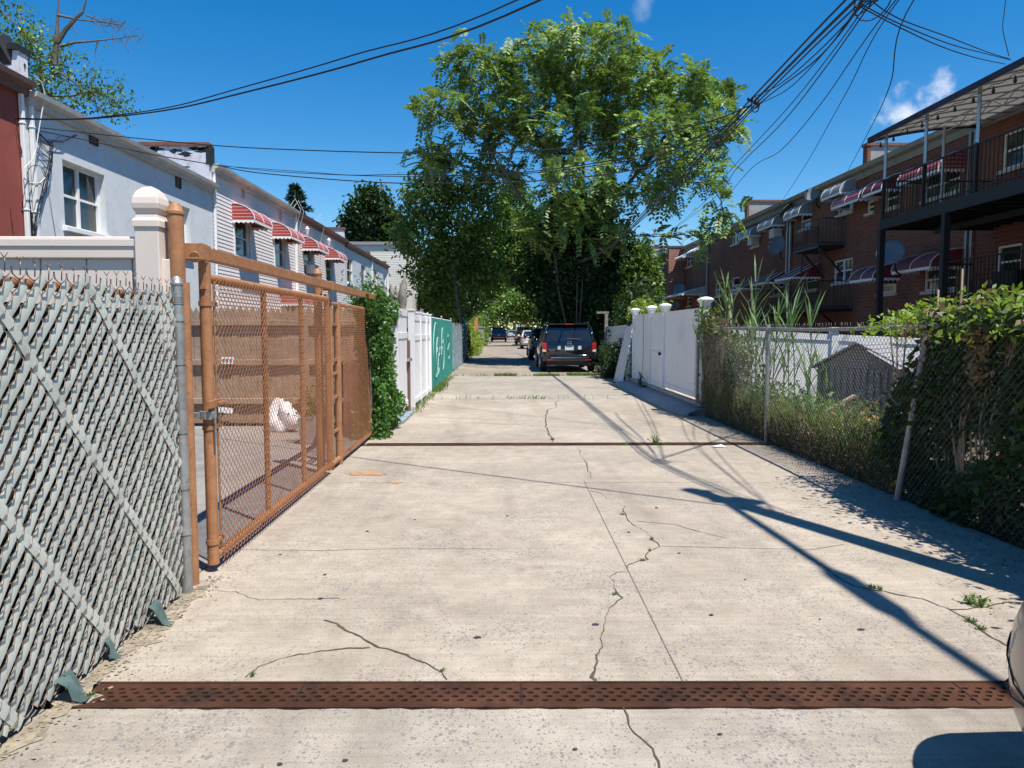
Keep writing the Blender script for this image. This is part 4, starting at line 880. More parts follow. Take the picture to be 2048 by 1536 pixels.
f = MB(); f.tube([(11.5, 19.0, DZ), (11.5, 19.0, CZ + .2)], .035, 8); f.build('canopy_post', M['steel'], dk, 'auto')
def cz(x): t = max(0, (x - DX + .1) / (BX - DX)); return CZ + .42 * math.sin(min(1, t) * math.pi * .5) ** .8
xs = np.linspace(DX - .12, BX - .02, 10); f = MB()
for a, b in zip(xs[:-1], xs[1:]): f.quad((a, DY0, cz(a)), (b, DY0, cz(b)), (b, DY1 + .5, cz(b)), (a, DY1 + .5, cz(a))); None
f.build('canopy_cover', M['canvas'], dk, True)
f = MB(); f.box(DX - .14, DX - .12, DY0, DY1 + .52, CZ - .07, CZ + .06)
f.add([(x, DY1 + .51, z) for x in xs for z in (cz(x) - .09, cz(x) + .06)], [(2 * i, 2 * i + 2, 2 * i + 3, 2 * i + 1) for i in range(9)]); f.build('valance', M['navy'], dk)
f = MB()
for y in np.arange(DY0 + .2, DY1 + .5, .62): f.tube([(x, y, cz(x) - .035) for x in xs], .018, 5)
for x in (DX - .02, 11.5, BX - .1): f.tube([(x, DY0, cz(x) - .05), (x, DY1 + .4, cz(x) - .05)], .025, 5); f.tube([(x, DY0, cz(x) - .28), (x, DY1 + .2, cz(x) - .28)], .018, 5) if x == 11.5 else None
for k, y in enumerate(np.arange(DY0, DY1 - .4, .4)): f.tube([(11.5, y, cz(11.5) - (.05 if k % 2 else .28)), (11.5, y + .4, cz(11.5) - (.28 if k % 2 else .05))], .012, 4)
f.build('canopy_frame', M['steel'], dk)
sl2 = thing('string_lights', 'string of small bulbs hanging along the canopy edge', 'lights', (DX, 14, CZ - .1)); f = MB(); pts = []; bl = MB()
for y in np.arange(DY0, DY1 + .3, .11): pts.append((DX - .05, y, CZ - .12 - .06 * abs(math.sin(y * math.pi / .62))))
f.tube(pts, .008, 4); f.build('cord', M['wire'], sl2)
for y in np.arange(DY0 + .31, DY1 + .3, .62): bl.lathe([(.012, 0), (.018, -.05), (.035, -.09), (.03, -.13), (.005, -.15)], (DX - .05, y, CZ - .17), 8)
build_each(bl, 'bulb', M['plastic'], sl2)
# satellite dishes
def dish(c, r, dirn, label, mat='dish'):
    t = thing('satellite_dish', label, 'satellite dish', tuple(c), 'satellite dishes on the brick houses'); d = Vector(dirn).normalized(); u = d.orthogonal().normalized(); v = d.cross(u); c = Vector(c); m = MB(); K = 20
    V = []
    for q in range(5):
        rr = r * q / 4
        for k in range(K): a = 2 * math.pi * k / K; V.append(c + u * rr * math.cos(a) + v * rr * math.sin(a) * .9 + d * (.22 * rr * rr / r))
    for q in range(5):
        rr = r * q / 4
        for k in range(K): a = 2 * math.pi * k / K; V.append(c + u * rr * math.cos(a) + v * rr * math.sin(a) * .9 + d * (.22 * rr * rr / r - .02))
    m.add(V, [(o + q * K + k, o + q * K + (k + 1) % K, o + (q + 1) * K + (k + 1) % K, o + (q + 1) * K + k) for o in (0, 5 * K) for q in range(4) for k in range(K)] + [(4 * K + k, 4 * K + (k + 1) % K, 9 * K + (k + 1) % K, 9 * K + k) for k in range(K)])
    m.build('reflector', M[mat], t, True)
    m = MB(); m.tube([c - v * r * .8, c + d * r * .9 - v * r * .3], .015, 5); m.tube([c + d * r * .85 - v * r * .3, c + d * r * 1.02 - v * r * .26], .04, 8); m.build('feed_arm', M['plastic'], t)
    m = MB(); m.tube([c, c - d * .25, (c.x + .15, c.y, c.z - r * 1.1), (c.x + .3, c.y, c.z - r * 1.4)], .03, 6); m.build('mast', M['plastic'], t)
dish(at(1783, 508, X=11.8), .46, (-.55, -.5, .45), 'large grey satellite dish above the maroon awnings under the deck')
dish(at(1555, 492, X=12.3), .46, (-.6, -.4, .3), 'big grey satellite dish below the air conditioner windows')
dish(at(1627, 390, X=12.7), .38, (-.6, -.4, .5), 'pale satellite dish on the gutter edge')
dish(at(1574, 422, X=12.7), .42, (-.5, .3, .5), 'dark satellite dish under the eaves beside the downspouts')
dish(at(1360, 579, X=12.2), .42, (-.5, -.8, .3), 'small dark dish on the sunlit orange brick end')
dish(at(1352, 611, X=12.0), .33, (-.5, -.8, .3), 'lowest dark dish just above the white fence caps')
# ------------------------------------------------------------------ left side, farther fences
WX = -1.72
wf = thing('white_fence', 'white vinyl fence and gate with brown latch post, left of the alley beyond the ivy', 'fence', (WX, 14.8, 0))
for y, zt, r in ((11.86, 1.9, .06), (14.15, 1.92, .06), (15.5, 1.9, .055), (16.75, 1.9, .055), (17.65, 1.9, .055)):
    q = MB(); q.box(WX - r, WX + r, y - r, y + r, 0, zt); q.box(WX - r - .012, WX + r + .012, y - r - .012, y + r + .012, zt, zt + .03); q.build('post', M['vinyl_white'], wf, bevel=.006)
for i, (a, b, z0, z1) in enumerate(((11.93, 13.36, .16, 1.86), (14.22, 15.44, .08, 1.8), (15.56, 16.69, .06, 1.8), (16.81, 17.59, .06, 1.8))):
    q = MB(); y = a
    while y < b - .02: q.box(WX - .012, WX + .012, y, min(b, y + .148), z0 + .1, z1 - .02); y += .15
    for z in (z0, z1 - .46, z1 - .06): q.box(WX - .022, WX + .026, a, b, z, z + .11)
    q.build('panel', M['vinyl_white'], wf, bevel=.004)
q = MB(); q.tube([(WX + .02, 13.45, 0), (WX + .02, 13.45, 1.36)], .04, 10); o = q.build('latch_post', M['fascia_red'], wf, 'auto'); q = MB(); q.box(WX + .03, WX + .08, 13.2, 13.6, .98, 1.03); q.build('latch', M['steel'], o)
q = MB(); q.box(WX - .2, WX + .12, 11.95, 13.5, .001, .05); q.build('threshold', M['tarp'], wf)
sp = thing('picket_fence', 'short run of pale pointed pickets rising behind the white fence', 'fence', (-2.0, 16, 0)); q = MB(); y = 13.6
while y < 18: q.prism([(y, 0), (y + .09, 0), (y + .09, 1.9), (y + .045, 2.0), (y, 1.9)], 'x', -2.02, -2.0); y += .13
q.build('picket', M['wood'], sp); q = MB(); q.box(-2.0, -1.97, 13.6, 18, 1.6, 1.68); q.box(-2.03, -1.93, 17.95, 18.05, 0, 2.02); build_each(q, 'rail', M['board'], sp)
gf = thing('mesh_fence', 'chain link fence hung with teal privacy cloth and a white sprayed scrawl', 'fence', (WX, 22, 0)); q = MB(); V = []
ys = np.linspace(17.8, 26.2, 90); zs = np.linspace(.06, 1.84, 9)
for y in ys:
    for z in zs: V.append((WX - .02 + .012 * math.sin(y * 9 + z * 3) + .01 * math.sin(z * 11), y, z + .03 * math.sin(y * 2.1)))
q.add(V, [(i * 9 + j, i * 9 + j + 1, (i + 1) * 9 + j + 1, (i + 1) * 9 + j) for i in range(89) for j in range(8)]); cl = q.build('privacy_cloth', M['teal'], gf, True)
V, Fq = chainlink(WX + .012, 17.8, 26.2, .06, 1.86, .06, .12, .0024); np_mesh('wire_mesh', V, Fq, M['teal'], gf)
for y in (17.82, 22.0, 26.2): q = MB(); dome(q, WX - .05, y, 0, 1.98, .03, 10); q.build('post', M['galv'], gf, 'auto')
q = MB(); q.tube([(WX - .05, 17.8, 1.87), (WX - .05, 26.2, 1.87)], .022, 8); q.build('top_rail', M['white'], gf)
q = MB(); gx_ = WX + .022
def scr(fn, a, b, n=50): q.tube([(gx_, *fn(t)) for t in np.linspace(a, b, n)], .013, 4)
scr(lambda t: (19.3 + .75 * math.cos(t), 1.02 + .72 * math.sin(t)), 0.2, 6.2); scr(lambda t: (19.9 + .45 * math.cos(t), .85 + .5 * math.sin(t)), 0, 5.5); scr(lambda t: (21.6 + .5 * math.cos(t), 1.0 + .62 * math.sin(t)), 0, 6.6)
scr(lambda t: (21.5 + .25 * math.cos(t), 1.35 + .2 * math.sin(t)), 0, 6); scr(lambda t: (19.6 + t, .95 + .12 * math.sin(t * 8)), 0, 2.2); scr(lambda t: (24 + .35 * math.sin(t * 3), .6 + t * .2), 0, 4)
q.build('graffiti', M['graffiti'], gf)
tf = thing('tarp_fence', 'grey blue tarpaulin and slats on the shaded fence past the teal cloth', 'fence', (WX, 30, 0)); q = MB(); V = []; ys = np.linspace(26.4, 33.2, 80)
for y in ys:
    for j, z in enumerate((.04, .6, 1.2, 1.75)): V.append((WX - .02 + .06 * math.sin(y * 5.1) * (1 - z * .3) + .03 * math.sin(y * 13), y, z + .05 * math.sin(y * 1.9)))
q.add(V, [(i * 4 + j, i * 4 + j + 1, (i + 1) * 4 + j + 1, (i + 1) * 4 + j) for i in range(79) for j in range(3)]); q.build('tarpaulin', M['tarp'], tf, True)
q = MB()
for y in np.arange(26.5, 38, 1.9): q.tube([(WX - .08, y, 0), (WX - .08, y, 1.85)], .035, 6)
build_each(q, 'post', M['galv'], tf)
lt = thing('lattice_panel', 'teal criss-cross lattice panel on the dark far fence', 'fence', (WX, 35, 0)); q = MB()
for k in range(5):
    z = .1 + k * .36
    for s_ in (1, -1): q.tube([(WX + .02 + .005 * s_, 33.6, z if s_ > 0 else z + .6), (WX + .02, 37.2, z + .6 if s_ > 0 else z)], .02, 4)
q.build('lattice', M['slat_teal'], lt); q = MB(); q.box(WX - .06, WX - .03, 33.3, 38, 0, 1.75); q.build('backing', M['bark'], lt)
a = at(952, 700, Y=48); q = MB(); q.box(a[0] - .12, a[0] + .12, 47.98, 48.03, 0, 2.25); q.box(a[0] - .02, a[0] + .14, 48.031, 48.06, 1.2, 2.4); tag(q.build('leaning_board', M['board'], None, org=(a[0], 48, 0)), 'upright orange brown board among the bright weeds on the left', 'board')
q = MB(); q.box(-2.3, -1.55, 58, 70, 0, 1.75); q.box(-2.35, -1.5, 57.95, 70.05, 1.75, 1.85); tag(q.build('garden_wall', M['curb'], None, org=(-1.9, 60, 0)), 'low pale concrete wall end near the far red car', 'wall')

# ------------------------------------------------------------------ right side fences
FX = 3.78
rw = thing('white_privacy_fence', 'shaded white vinyl fence with crowned posts on a low brick base, right side', 'fence', (FX, 17, 0))
for y in (13.35, 16.6, 18.1, 20.3):
    q = MB(); q.box(FX - .065, FX + .065, y - .065, y + .065, .0, 1.98); po = q.build('post', M['vinyl_white'], rw, bevel=.006); q = MB(); V = []
    for r, z in ((.07, 1.981), (.085, 2.0), (.075, 2.03), (.12, 2.09), (.125, 2.11), (.09, 2.14), (.03, 2.16)):
        for a, b_ in ((-1, -1), (1, -1), (1, 1), (-1, 1)): V.append((FX + a * r, y + b_ * r, z))
    q.add(V, [(4 * i + k, 4 * i + (k + 1) % 4, 4 * i + 4 + (k + 1) % 4, 4 * i + 4 + k) for i in range(6) for k in range(4)] + [(24, 25, 26, 27)]); q.build('post_cap', M['vinyl_white'], po)
for a, b, z0, nm in ((13.42, 16.53, .25, 'panel'), (16.67, 18.03, .2, 'gate_leaf'), (18.17, 20.23, .2, 'panel')):
    q = MB(); y = a
    while y < b - .03: q.box(FX - .01, FX + .01, y, min(b, y + .178), z0 + .1, 1.9); y += .18
    for z in (z0, 1.86): q.box(FX - .03, FX + .03, a, b, z, z + .1)
    if b - a < 1.6: q.box(FX - .03, FX - .011, a, b, 1.0, 1.05)
    o = q.build(nm, M['vinyl_white'], rw, bevel=.004)
    if nm == 'gate_leaf': q = MB(); q.lathe([(.03, -.03), (.03, -.06), (.045, -.07), (.04, -.1)], (FX, a + .12, 1.0), 10, ax='x'); q.build('handle', M['plastic'], o)
q = MB(); q.box(FX - .1, FX + .12, 13.2, 20.4, -.05, .2); tag(q.build('brick_base', M['brick_base'], rw))
q = MB()
ys = np.linspace(13.0, 20.6, 30); pr = [(3.26, .0), (3.30, .05), (3.42, .10), (3.675, .14), (3.675, -.1)]
V = [(x + .012 * math.sin(y * 3) + (.12 * max(0, 1 - (y - 13) / .4) ** 2), y, z) for y in ys for x, z in pr]
q.add(V, [(i * 5 + j, i * 5 + j + 1, (i + 1) * 5 + j + 1, (i + 1) * 5 + j) for i in range(29) for j in range(4)] + [(0, 1, 2, 3, 4)]); struct(q, 'kerb', M['curb'], True)
q = MB(); pts = [(3.70, 18.75, 1.98), (3.70, 18.7, 1.5), (3.71, 18.72, .9), (3.70, 18.8, .4), (3.66, 18.7, .25)]
q.tube(pts, .007, 4)
for k in range(4): c_ = (3.62, 18.75 - .1 * k, .33 - .03 * k); q.tube([(c_[0] + .03 * math.sin(3 * a), c_[1] + .16 * math.cos(a) * (1 + .2 * k % 2), c_[2] + .14 * math.sin(a)) for a in np.linspace(0, 6.3, 18)], .007, 4)
q.tube([(3.62, 18.6, .3), (3.55, 18.2, .16), (3.6, 17.9, .15)], .03, 5); tag(q.build('hanging_cable', M['wire'], None, org=(3.65, 18.7, .2)), 'black cable hanging in coils on the white privacy fence', 'cable')
q = MB(); q.obox((3.72, 20.45, 1.76), (.16, .1, .06)); q.lathe([(.05, -.12), (.06, -.04), (.02, 0)], (3.62, 20.42, 1.78), 10); tag(q.build('flood_lamp', M['plastic'], None, org=(3.7, 20.4, 1.7)), 'small black lamp at the end of the white privacy fence', 'lamp')
pn = MB(); V0 = [np.array(p) for p in ((3.42, 20.35, .01), (3.46, 22.0, .01), (3.86, 22.1, 1.72), (3.80, 20.75, 1.68))]
for k in range(8):
    a, b = k / 8 + .004, (k + 1) / 8 - .004; P4 = [V0[0] + (V0[1] - V0[0]) * a, V0[0] + (V0[1] - V0[0]) * b, V0[3] + (V0[2] - V0[3]) * b, V0[3] + (V0[2] - V0[3]) * a]
    nrm = np.array([.035, 0, .01]); pn.add(P4 + [p + nrm for p in P4], [(0, 1, 2, 3), (7, 6, 5, 4), (0, 4, 5, 1), (1, 5, 6, 2), (2, 6, 7, 3), (3, 7, 4, 0)])
tag(pn.build('loose_panel', M['white_wood'], None, org=(3.5, 21, 0)), 'loose white board panel leaning against the right fence', 'panel')
of = thing('board_fence', 'old pale board fence behind the leaning panel', 'fence', (4.0, 24, 0)); q = MB(); y = 20.8
while y < 27: q.box(3.98, 4.01, y, y + .19, .02, 1.74 - .01 * (y - 20)); y += .2
q.build('board', M['white_wood'], of); q = MB(); q.box(3.95, 3.979, 20.8, 27, 1.25, 1.33); q.box(3.95, 3.979, 20.8, 27, .3, .38); build_each(q, 'rail', M['white_wood'], of); q = MB(); q.box(3.9, 4.02, 27, 27.12, 0, 2.15); q.box(3.6, 4.05, 27.02, 27.1, 2.16, 2.24); q.build('post', M['bark_pale'], of)
cf = thing('chain_link_fence', 'low galvanised chain link fence with a leaning post and weeds, right side', 'fence', (RX, 9, 0)); CX = 3.66
V, Fq = chainlink(CX, 3.0, 13.5, .03, 1.57, .033, .066, .0019, .02)
q = MB(); q.tube([(CX + .03, y, 1.565 + .012 * math.sin(y * 1.3)) for y in np.linspace(3, 13.5, 24)], .021, 8); q.build('top_rail', M['galv'], cf, True)
for (xa, ya, xb, yb) in ((CX + .04, 13.5, CX + .04, 13.5), (CX + .02, 9.88, CX + .02, 9.93), (3.62, 6.47, 3.72, 6.25)):
    q = MB(); q.tube([(xa, ya, -.05), (xb, yb, 1.62)], .028, 10); q.build('post', M['galv'], cf, 'auto')
bb = MB()
for i in range(int(10.5 / .056)):
    y = 3.0 + (i + 1) * .056
    if random.random() < .75: bb.tube([(CX, y, 1.56), (CX + random.uniform(-.01, .01), y + .003, 1.63)], .0022, 4)
V, Fq = with_barbs(V, Fq, bb); np_mesh('wire_mesh', V, Fq, M['darkwire'], cf)
# white fence between the yards, shed and clutter
yf = thing('white_yard_fence', 'bright white vinyl fence inside the yard behind the chain link', 'fence', (6, 13.6, 0)); q = MB(); xs = np.arange(4.3, 9.4, .2)
for x in xs:
    zt = 1.56 - .045 * (x - 4.3); q.box(x, x + .197, 13.6, 13.62, -.05, zt - .1)
for x0 in (4.3, 6.35): q.add([(x, y, z) for y in (13.575, 13.645) for x, z in ((x0, 1.56 - .045 * (x0 - 4.3) - .12), (x0 + 1.95, 1.56 - .045 * (x0 - 2.35) - .12), (x0 + 1.95, 1.56 - .045 * (x0 - 2.35)), (x0, 1.56 - .045 * (x0 - 4.3)))], [(0, 1, 2, 3), (7, 6, 5, 4), (0, 4, 5, 1), (1, 5, 6, 2), (2, 6, 7, 3), (3, 7, 4, 0)])
q.build('panel', M['vinyl_white'], yf)
for x, zt in ((6.3, 1.53), (8.35, 1.45)): q = MB(); q.box(x - .065, x + .065, 13.55, 13.68, -.05, zt); q.box(x - .1, x + .1, 13.52, 13.71, zt, zt + .03); q.box(x - .07, x + .07, 13.545, 13.685, zt + .031, zt + .07); q.build('post', M['vinyl_white'], yf, bevel=.005)
sh = thing('garden_shed', 'small brown slatted shed with grey shingle roof behind the chain link fence', 'shed', (4.9, 10, 0))
SX0, SX1, SY, SYB = 4.35, 5.4, 10.0, 11.4; pkx = 4.87; pkz = 1.34; ez0, ez1 = 1.02, 1.02
q = MB(); x = SX0
while x < SX1: q.box(x, x + .05, SY, SY + .03, 0, 1.02); x += .085
q.box(SX0, SX1, SY + .031, SY + .05, 0, 1.02); q.build('slat_wall', M['shed_slat'], sh)
q = MB(); q.box(SX0, SX0 + .03, SY + .051, SYB, 0, 1.02); q.box(SX1 - .03, SX1, SY + .051, SYB, 0, 1.02); q.add([(SX0, SY + .02, 1.02), (SX1, SY + .02, 1.02), (pkx, SY + .02, pkz)], [(0, 1, 2)]); q.build('gable', M['shed_slat'], sh)
q = MB()
for xa, xb in ((SX0 - .1, pkx), (SX1 + .15, pkx)):
    for k in range(7):
        t0, t1 = k / 7, (k + 1) / 7; za = 1.0 + (pkz + .03 - 1.0) * t0; zb = 1.0 + (pkz + .03 - 1.0) * t1; x0, x1 = xa + (xb - xa) * t0, xa + (xb - xa) * t1
        q.add([(x0, SY - .1, za), (x0, SYB + .1, za), (x1, SYB + .1, zb), (x1, SY - .1, zb), (x0, SY - .1, za + .03), (x0, SYB + .1, za + .03), (x1, SYB + .1, zb + .014), (x1, SY - .1, zb + .014)], [(0, 1, 2, 3), (4, 5, 6, 7), (0, 4, 7, 3), (0, 1, 5, 4), (1, 5, 6, 2)])
q.build('roof', M['shingle'], sh); sh.rotation_euler = (0, 0, R(-40)); sh.location = (4.95, 9.9, 0)
q = MB(); q.tube([(5.5, 9.9, .98), (4.25, 9.85, .3)], .03, 5); tag(q.build('timber_strut', M['wood'], None, org=(4.9, 9.9, .3)), 'thin timber leaning diagonally across the shed front', 'timber')
tag(lump((4.2, 9.3, .16), .28, .26, .26, 11, rough=.25).build('rubbish_sack', M['bag'], None, True, org=(4.2, 9.3, 0)), 'white rubbish sack half hidden in the weeds by the shed', 'bag')
q = MB(); q.obox((4.2, 8.6, .27), (.07, .3, .62), Matrix.Rotation(.5, 3, 'Y') @ Matrix.Rotation(.3, 3, 'X')); q.obox((4.35, 8.55, .45), (.35, .3, .05), Matrix.Rotation(-.3, 3, 'Y')); tag(q.build('broken_board', M['board'], None, bevel=.01, org=(4.2, 8.6, 0)), 'orange broken board lying in the weeds', 'board')
tag(lump((4.45, 8.5, .36), .16, .14, .12, 15, rough=.35).build('blue_bag', M['blue_plastic'], None, True, org=(4.45, 8.5, .25)), 'crumpled blue plastic lying on the orange board', 'plastic')
tag(lump((4.55, 7.8, .06), .3, .25, .12, 19, rough=.4).build('plastic_sheet', M['bag'], None, True, org=(4.55, 7.8, 0)), 'crumpled pale sheet on the ground behind the leaning post', 'plastic')
p = gp(1437, 894); q = MB(); blob(q, p, .1, .05, .012, 9, 0, .4); q.add([(p[0] - .08, p[1], .012), (p[0] + .08, p[1] - .02, .012), (p[0] + .05, p[1] + .04, .03)], [(0, 1, 2)]); tag(q.build('paper_scrap', M['paper'], None, org=tuple(p)), 'torn scrap of white paper on the farther drain grate', 'paper')
# utility poles
pl = thing('utility_pole', 'leaning wooden utility pole carrying the cables, just right of the frame', 'pole', (3.58, 3.2, 0)); q = MB(); A0, A1 = Vector((3.58, 3.2, 0)), Vector((4.33, 4.40, 7.5)); q.tube([A0, A0.lerp(A1, .5), A1], [.13, .115, .10], 12); q.build('shaft', M['pole_wood'], pl, True)
q = MB(); c_ = A0.lerp(A1, .93); q.obox(c_, (.1, .5, .1)); q.lathe([(.06, -.2), (.1, -.18), (.1, .18), (.06, .2)], tuple(A0.lerp(A1, .84) + Vector((.1, .15, 0))), 10); q.build('hardware', M['plastic'], pl)
p2 = thing('utility_pole', 'bare wooden utility pole among the far trees behind the cars', 'pole', (3.3, 45, 0)); q = MB(); q.tube([(3.3, 45, 0), (3.28, 45, 7.3)], [.14, .1], 10); q.build('shaft', M['pole_wood'], p2, True); q = MB(); q.box(2.7, 3.9, 44.8, 44.9, 6.6, 6.75); q.build('crossarm', M['pole_wood'], p2)

# ------------------------------------------------------------------ cars
CS = [(.80, 0), (.95, .08), (1, .3), (1, .62), (.975, .85), (.90, 1), (.6, 1.03)]
def loft(stations, x0, y0, mat, name, par, cs=CS):
    m = MB(); ring = [(a, b) for a, b in cs] + [(-a, b) for a, b in cs[::-1]]; n = len(ring)
    for y, hw, zb, zt in stations:
        for a, b in ring: m.v.append((x0 + a * hw, y0 + y, zb + (zt - zb) * b))
    for i in range(len(stations) - 1):
        for k in range(n): m.f.append((i * n + k, i * n + (k + 1) % n, (i + 1) * n + (k + 1) % n, (i + 1) * n + k)); m.m.append(0)
    m.f += [tuple(range(n))[::-1], tuple((len(stations) - 1) * n + k for k in range(n))]; m.m += [0, 0]
    return m.build(name, mat, par, 'auto')
def text_mesh(txt, name, size, loc, rot, mat, par, ext=.004):
    cu = bpy.data.curves.new('lettering', 'FONT'); cu.body = txt; cu.size = size; cu.extrude = ext; ob = bpy.data.objects.new('lettering', cu); COL.objects.link(ob); ob.matrix_world = Matrix.Translation(Vector(loc)) @ rot
    dg = bpy.context.evaluated_depsgraph_get(); dg.update(); me = bpy.data.meshes.new_from_object(ob.evaluated_get(dg)); mw = ob.matrix_world.copy(); bpy.data.objects.remove(ob); bpy.data.curves.remove(cu); me.transform(mw); me.transform(Matrix.Translation(-Vector(ORG[par]))); me.materials.clear(); me.name = name; return link(me, name, par, mat)
def car(name, label, x, y, L, Wd, H, paint_, suv=True):
    t = thing(name, label, 'car', (x, y, 0)); hw = Wd / 2; pm = M[paint_]
    if suv:
        body = [(0, .86 * hw, .5, 1.0), (.05, .95 * hw, .42, 1.10), (.18, hw, .38, 1.17), (L * .5, hw, .32, 1.12), (L - 1.3, hw, .32, 1.07), (L - .5, .98 * hw, .34, 1.0), (L - .12, .9 * hw, .36, .86), (L, .72 * hw, .45, .72)]; belt = 1.11
        prof = [(.08, belt), (.30, H - .14), (.42, H - .03), (.9, H), (L * .5, H), (L * .58, H - .05), (L * .74, belt - .03)]
    else:
        body = [(0, .84 * hw, .45, .90), (.07, .94 * hw, .38, 1.0), (.3, hw, .3, 1.03), (L * .5, hw, .28, .98), (L - 1.3, hw, .28, .96), (L - .45, .97 * hw, .3, .85), (L - .1, .88 * hw, .34, .72), (L, .7 * hw, .42, .6)]; belt = .97
        prof = [(.62, belt), (1.35, H - .08), (1.55, H - .02), (1.9, H), (L * .52, H), (L * .56, H - .04), (L * .74, belt - .03)]
    loft(body, x, y, pm, 'body', t)
    def hwz(z): return hw * .93 - .17 * (z - belt) / (H - belt)
    m = MB(); n = len(prof); m.add([(x + s * hwz(z), y + a, z) for s in (-1, 1) for a, z in prof], [tuple(range(n)), tuple(range(n, 2 * n))[::-1]] + [(0, 1, n + 1, n), (n - 2, n - 1, 2 * n - 1, 2 * n - 2)]); m.build('glass', M['car_glass'], t)
    m = MB(); V = []
    for a, z in prof[1:-1]: V += [(x - hwz(z) - .012, y + a, z + .012), (x - hwz(z) * .6, y + a, z + .03), (x + hwz(z) * .6, y + a, z + .03), (x + hwz(z) + .012, y + a, z + .012)]
    m.add(V, [(4 * i + k, 4 * i + k + 1, 4 * i + 5 + k, 4 * i + 4 + k) for i in range(n - 3) for k in range(3)])
    for s in (-1, 1):
        P = [(x + s * (hwz(z) - .01), y + a, z) for a, z in prof]; m.tube([P[0], P[1]], .055 if suv else .07, 6); m.tube(P[1:-1], .035, 6); m.tube([P[-2], P[-1]], .035, 6)
        for f in (.36, .60) if suv else (.47,): a = f * L; m.tube([(x + s * (hwz(belt) + .004), y + a, belt), (x + s * (hwz(H - .05) + .004), y + a - .05, H - .04)], .035, 5)
    m.build('roof', pm, t, True)
    if suv:
        m = MB(); m.box(x - hw * .72, x + hw * .72, y + .19, y + .5, H - .03, H + .022); m.build('spoiler', pm, t, bevel=.015); m = MB(); m.box(x - .16, x + .16, y + .178, y + .19, H - .022, H + .005); m.build('brake_lamp', M['tail'], t)
        for s in (-1, 1): m = MB(); m.tube([(x + s * (hw - .25), y + .5, H + .02), (x + s * (hw - .25), y + .6, H + .07), (x + s * (hw - .25), y + 2.3, H + .07), (x + s * (hw - .25), y + 2.4, H + .02)], .02, 6); m.build('roof_rail', M['plastic'], t, True)
        zb, dz = .40, .26
    else: zb, dz = .36, .24
    m = MB(); pr = []
    for u in np.linspace(-1, 1, 15): pr.append((x + u * hw * .99, y - .06 + .18 * abs(u) ** 4))
    V = [(px, py + d, z) for z, d in ((zb, .06), (zb + .03, 0), (zb + dz - .03, 0), (zb + dz, .05)) for px, py in pr]
    m.add(V, [(r * 15 + k, r * 15 + k + 1, (r + 1) * 15 + k + 1, (r + 1) * 15 + k) for r in range(3) for k in range(14)]); bo = m.build('bumper', pm, t, True)
    m = MB(); m.box(x - hw * .68, x + hw * .68, y - .078, y - .065, zb + dz * .5, zb + dz * .5 + .03); m.build('bumper_strip', M['chrome'], bo)
    for s in (-1, 1): m = MB(); m.box(*sorted((x + s * hw * .55, x + s * hw * .8)), y - .076, y - .062, zb + .05, zb + .09); m.build('reflector', M['tail'], bo)
    m = MB(); m.box(x - hw * .8, x + hw * .8, y + .05, y + .6, .26, zb); m.build('underbody', M['plastic'], t)
    for s in (-1, 1):
        m = MB(); z0, z1 = (.73, 1.10) if suv else (.72, .95); w = .17 if suv else .34
        m.prism([(x + s * (hw * .985), z0 + .05), (x + s * (hw * .985), z1), (x + s * (hw - w), z1 - .02), (x + s * (hw - w - .02), z0)], 'y', y - .005, y + .22); lo = m.build('tail_lamp', M['tail'], t, bevel=.02)
        m = MB(); m.prism([(x + s * (hw - .02), z0 + .03), (x + s * (hw - w + .02), z0 + .03), (x + s * (hw - w + .03), z0 + .1), (x + s * (hw - .02), z0 + .12)], 'y', y - .013, y - .006); m.build('reversing_lamp', M['lamp_clear'], lo)
        m = MB(); m.tube([(x + s * hw * .93, y + L * .66, belt + .02), (x + s * (hw + .12), y + L * .66, belt + .08)], .03, 6); m.lathe([(.02, -.05), (.1, -.03), (.11, .05), (.05, .1)], (x + s * (hw + .15), y + L * .66, belt + .09), 10, ax='y'); m.build('wing_mirror', pm, t, True)
    m = MB(); m.box(x - .155, x + .155, y - .012, y - .004, .82, .97); po = m.build('number_plate', M['plate'], t); m = MB(); m.box(x - .12, x + .12, y - .016, y - .013, .93, .96); m.build('plate_band', M['car_navy'], po)
    for yy in (.85, L - .92):
        for s in (-1, 1):
            r = .37 if suv else .32; m = MB(); m.lathe([(r * .62, -.11), (r * .93, -.11), (r, -.07), (r, .07), (r * .93, .11), (r * .62, .11)], (x + s * (hw - .10), y + yy, r), 22, ax='x'); wo = m.build('wheel', M['tyre'], t, 'auto')
            m = MB(); c_ = (x + s * (hw - .02), y + yy, r); m.lathe([(r * .6, -.08), (r * .6, .015), (r * .5, .03), (.06, .02)], c_, 18, ax='x')
            for k in range(5): a = k * 2 * math.pi / 5; m.tube([c_, (c_[0] + s * .02, c_[1] + r * .58 * math.cos(a), c_[2] + r * .58 * math.sin(a))], .03, 4)
            m.build('rim', M['steel'], wo)
            m = MB(); K = 14; xa = x + s * (hw + .004); m.add([(xa, y + yy + (r + .07) * math.cos(math.pi * k / K), r + (r + .07) * math.sin(math.pi * k / K)) for k in range(K + 1)], [tuple(range(K + 1))]); m.build('wheel_arch', M['plastic'], t)
    return t
sv = car('black_suv', 'black sport utility vehicle parked with its rear to the camera', 2.53, 26.45, 4.78, 2.0, 1.77, 'car_black')
X90 = Matrix.Rotation(R(90), 4, 'X')
text_mesh('PILOT', 'badge', .085, (1.78, 26.43, .79), X90, M['chrome'], sv)
em = MB(); ey = 26.425; ex, ez = 2.53, 1.06
for s in (-1, 1): em.add([(ex + s * .035, ey, ez - .05), (ex + s * .055, ey, ez - .05), (ex + s * .068, ey, ez + .06), (ex + s * .045, ey, ez + .06)], [(0, 1, 2, 3)])
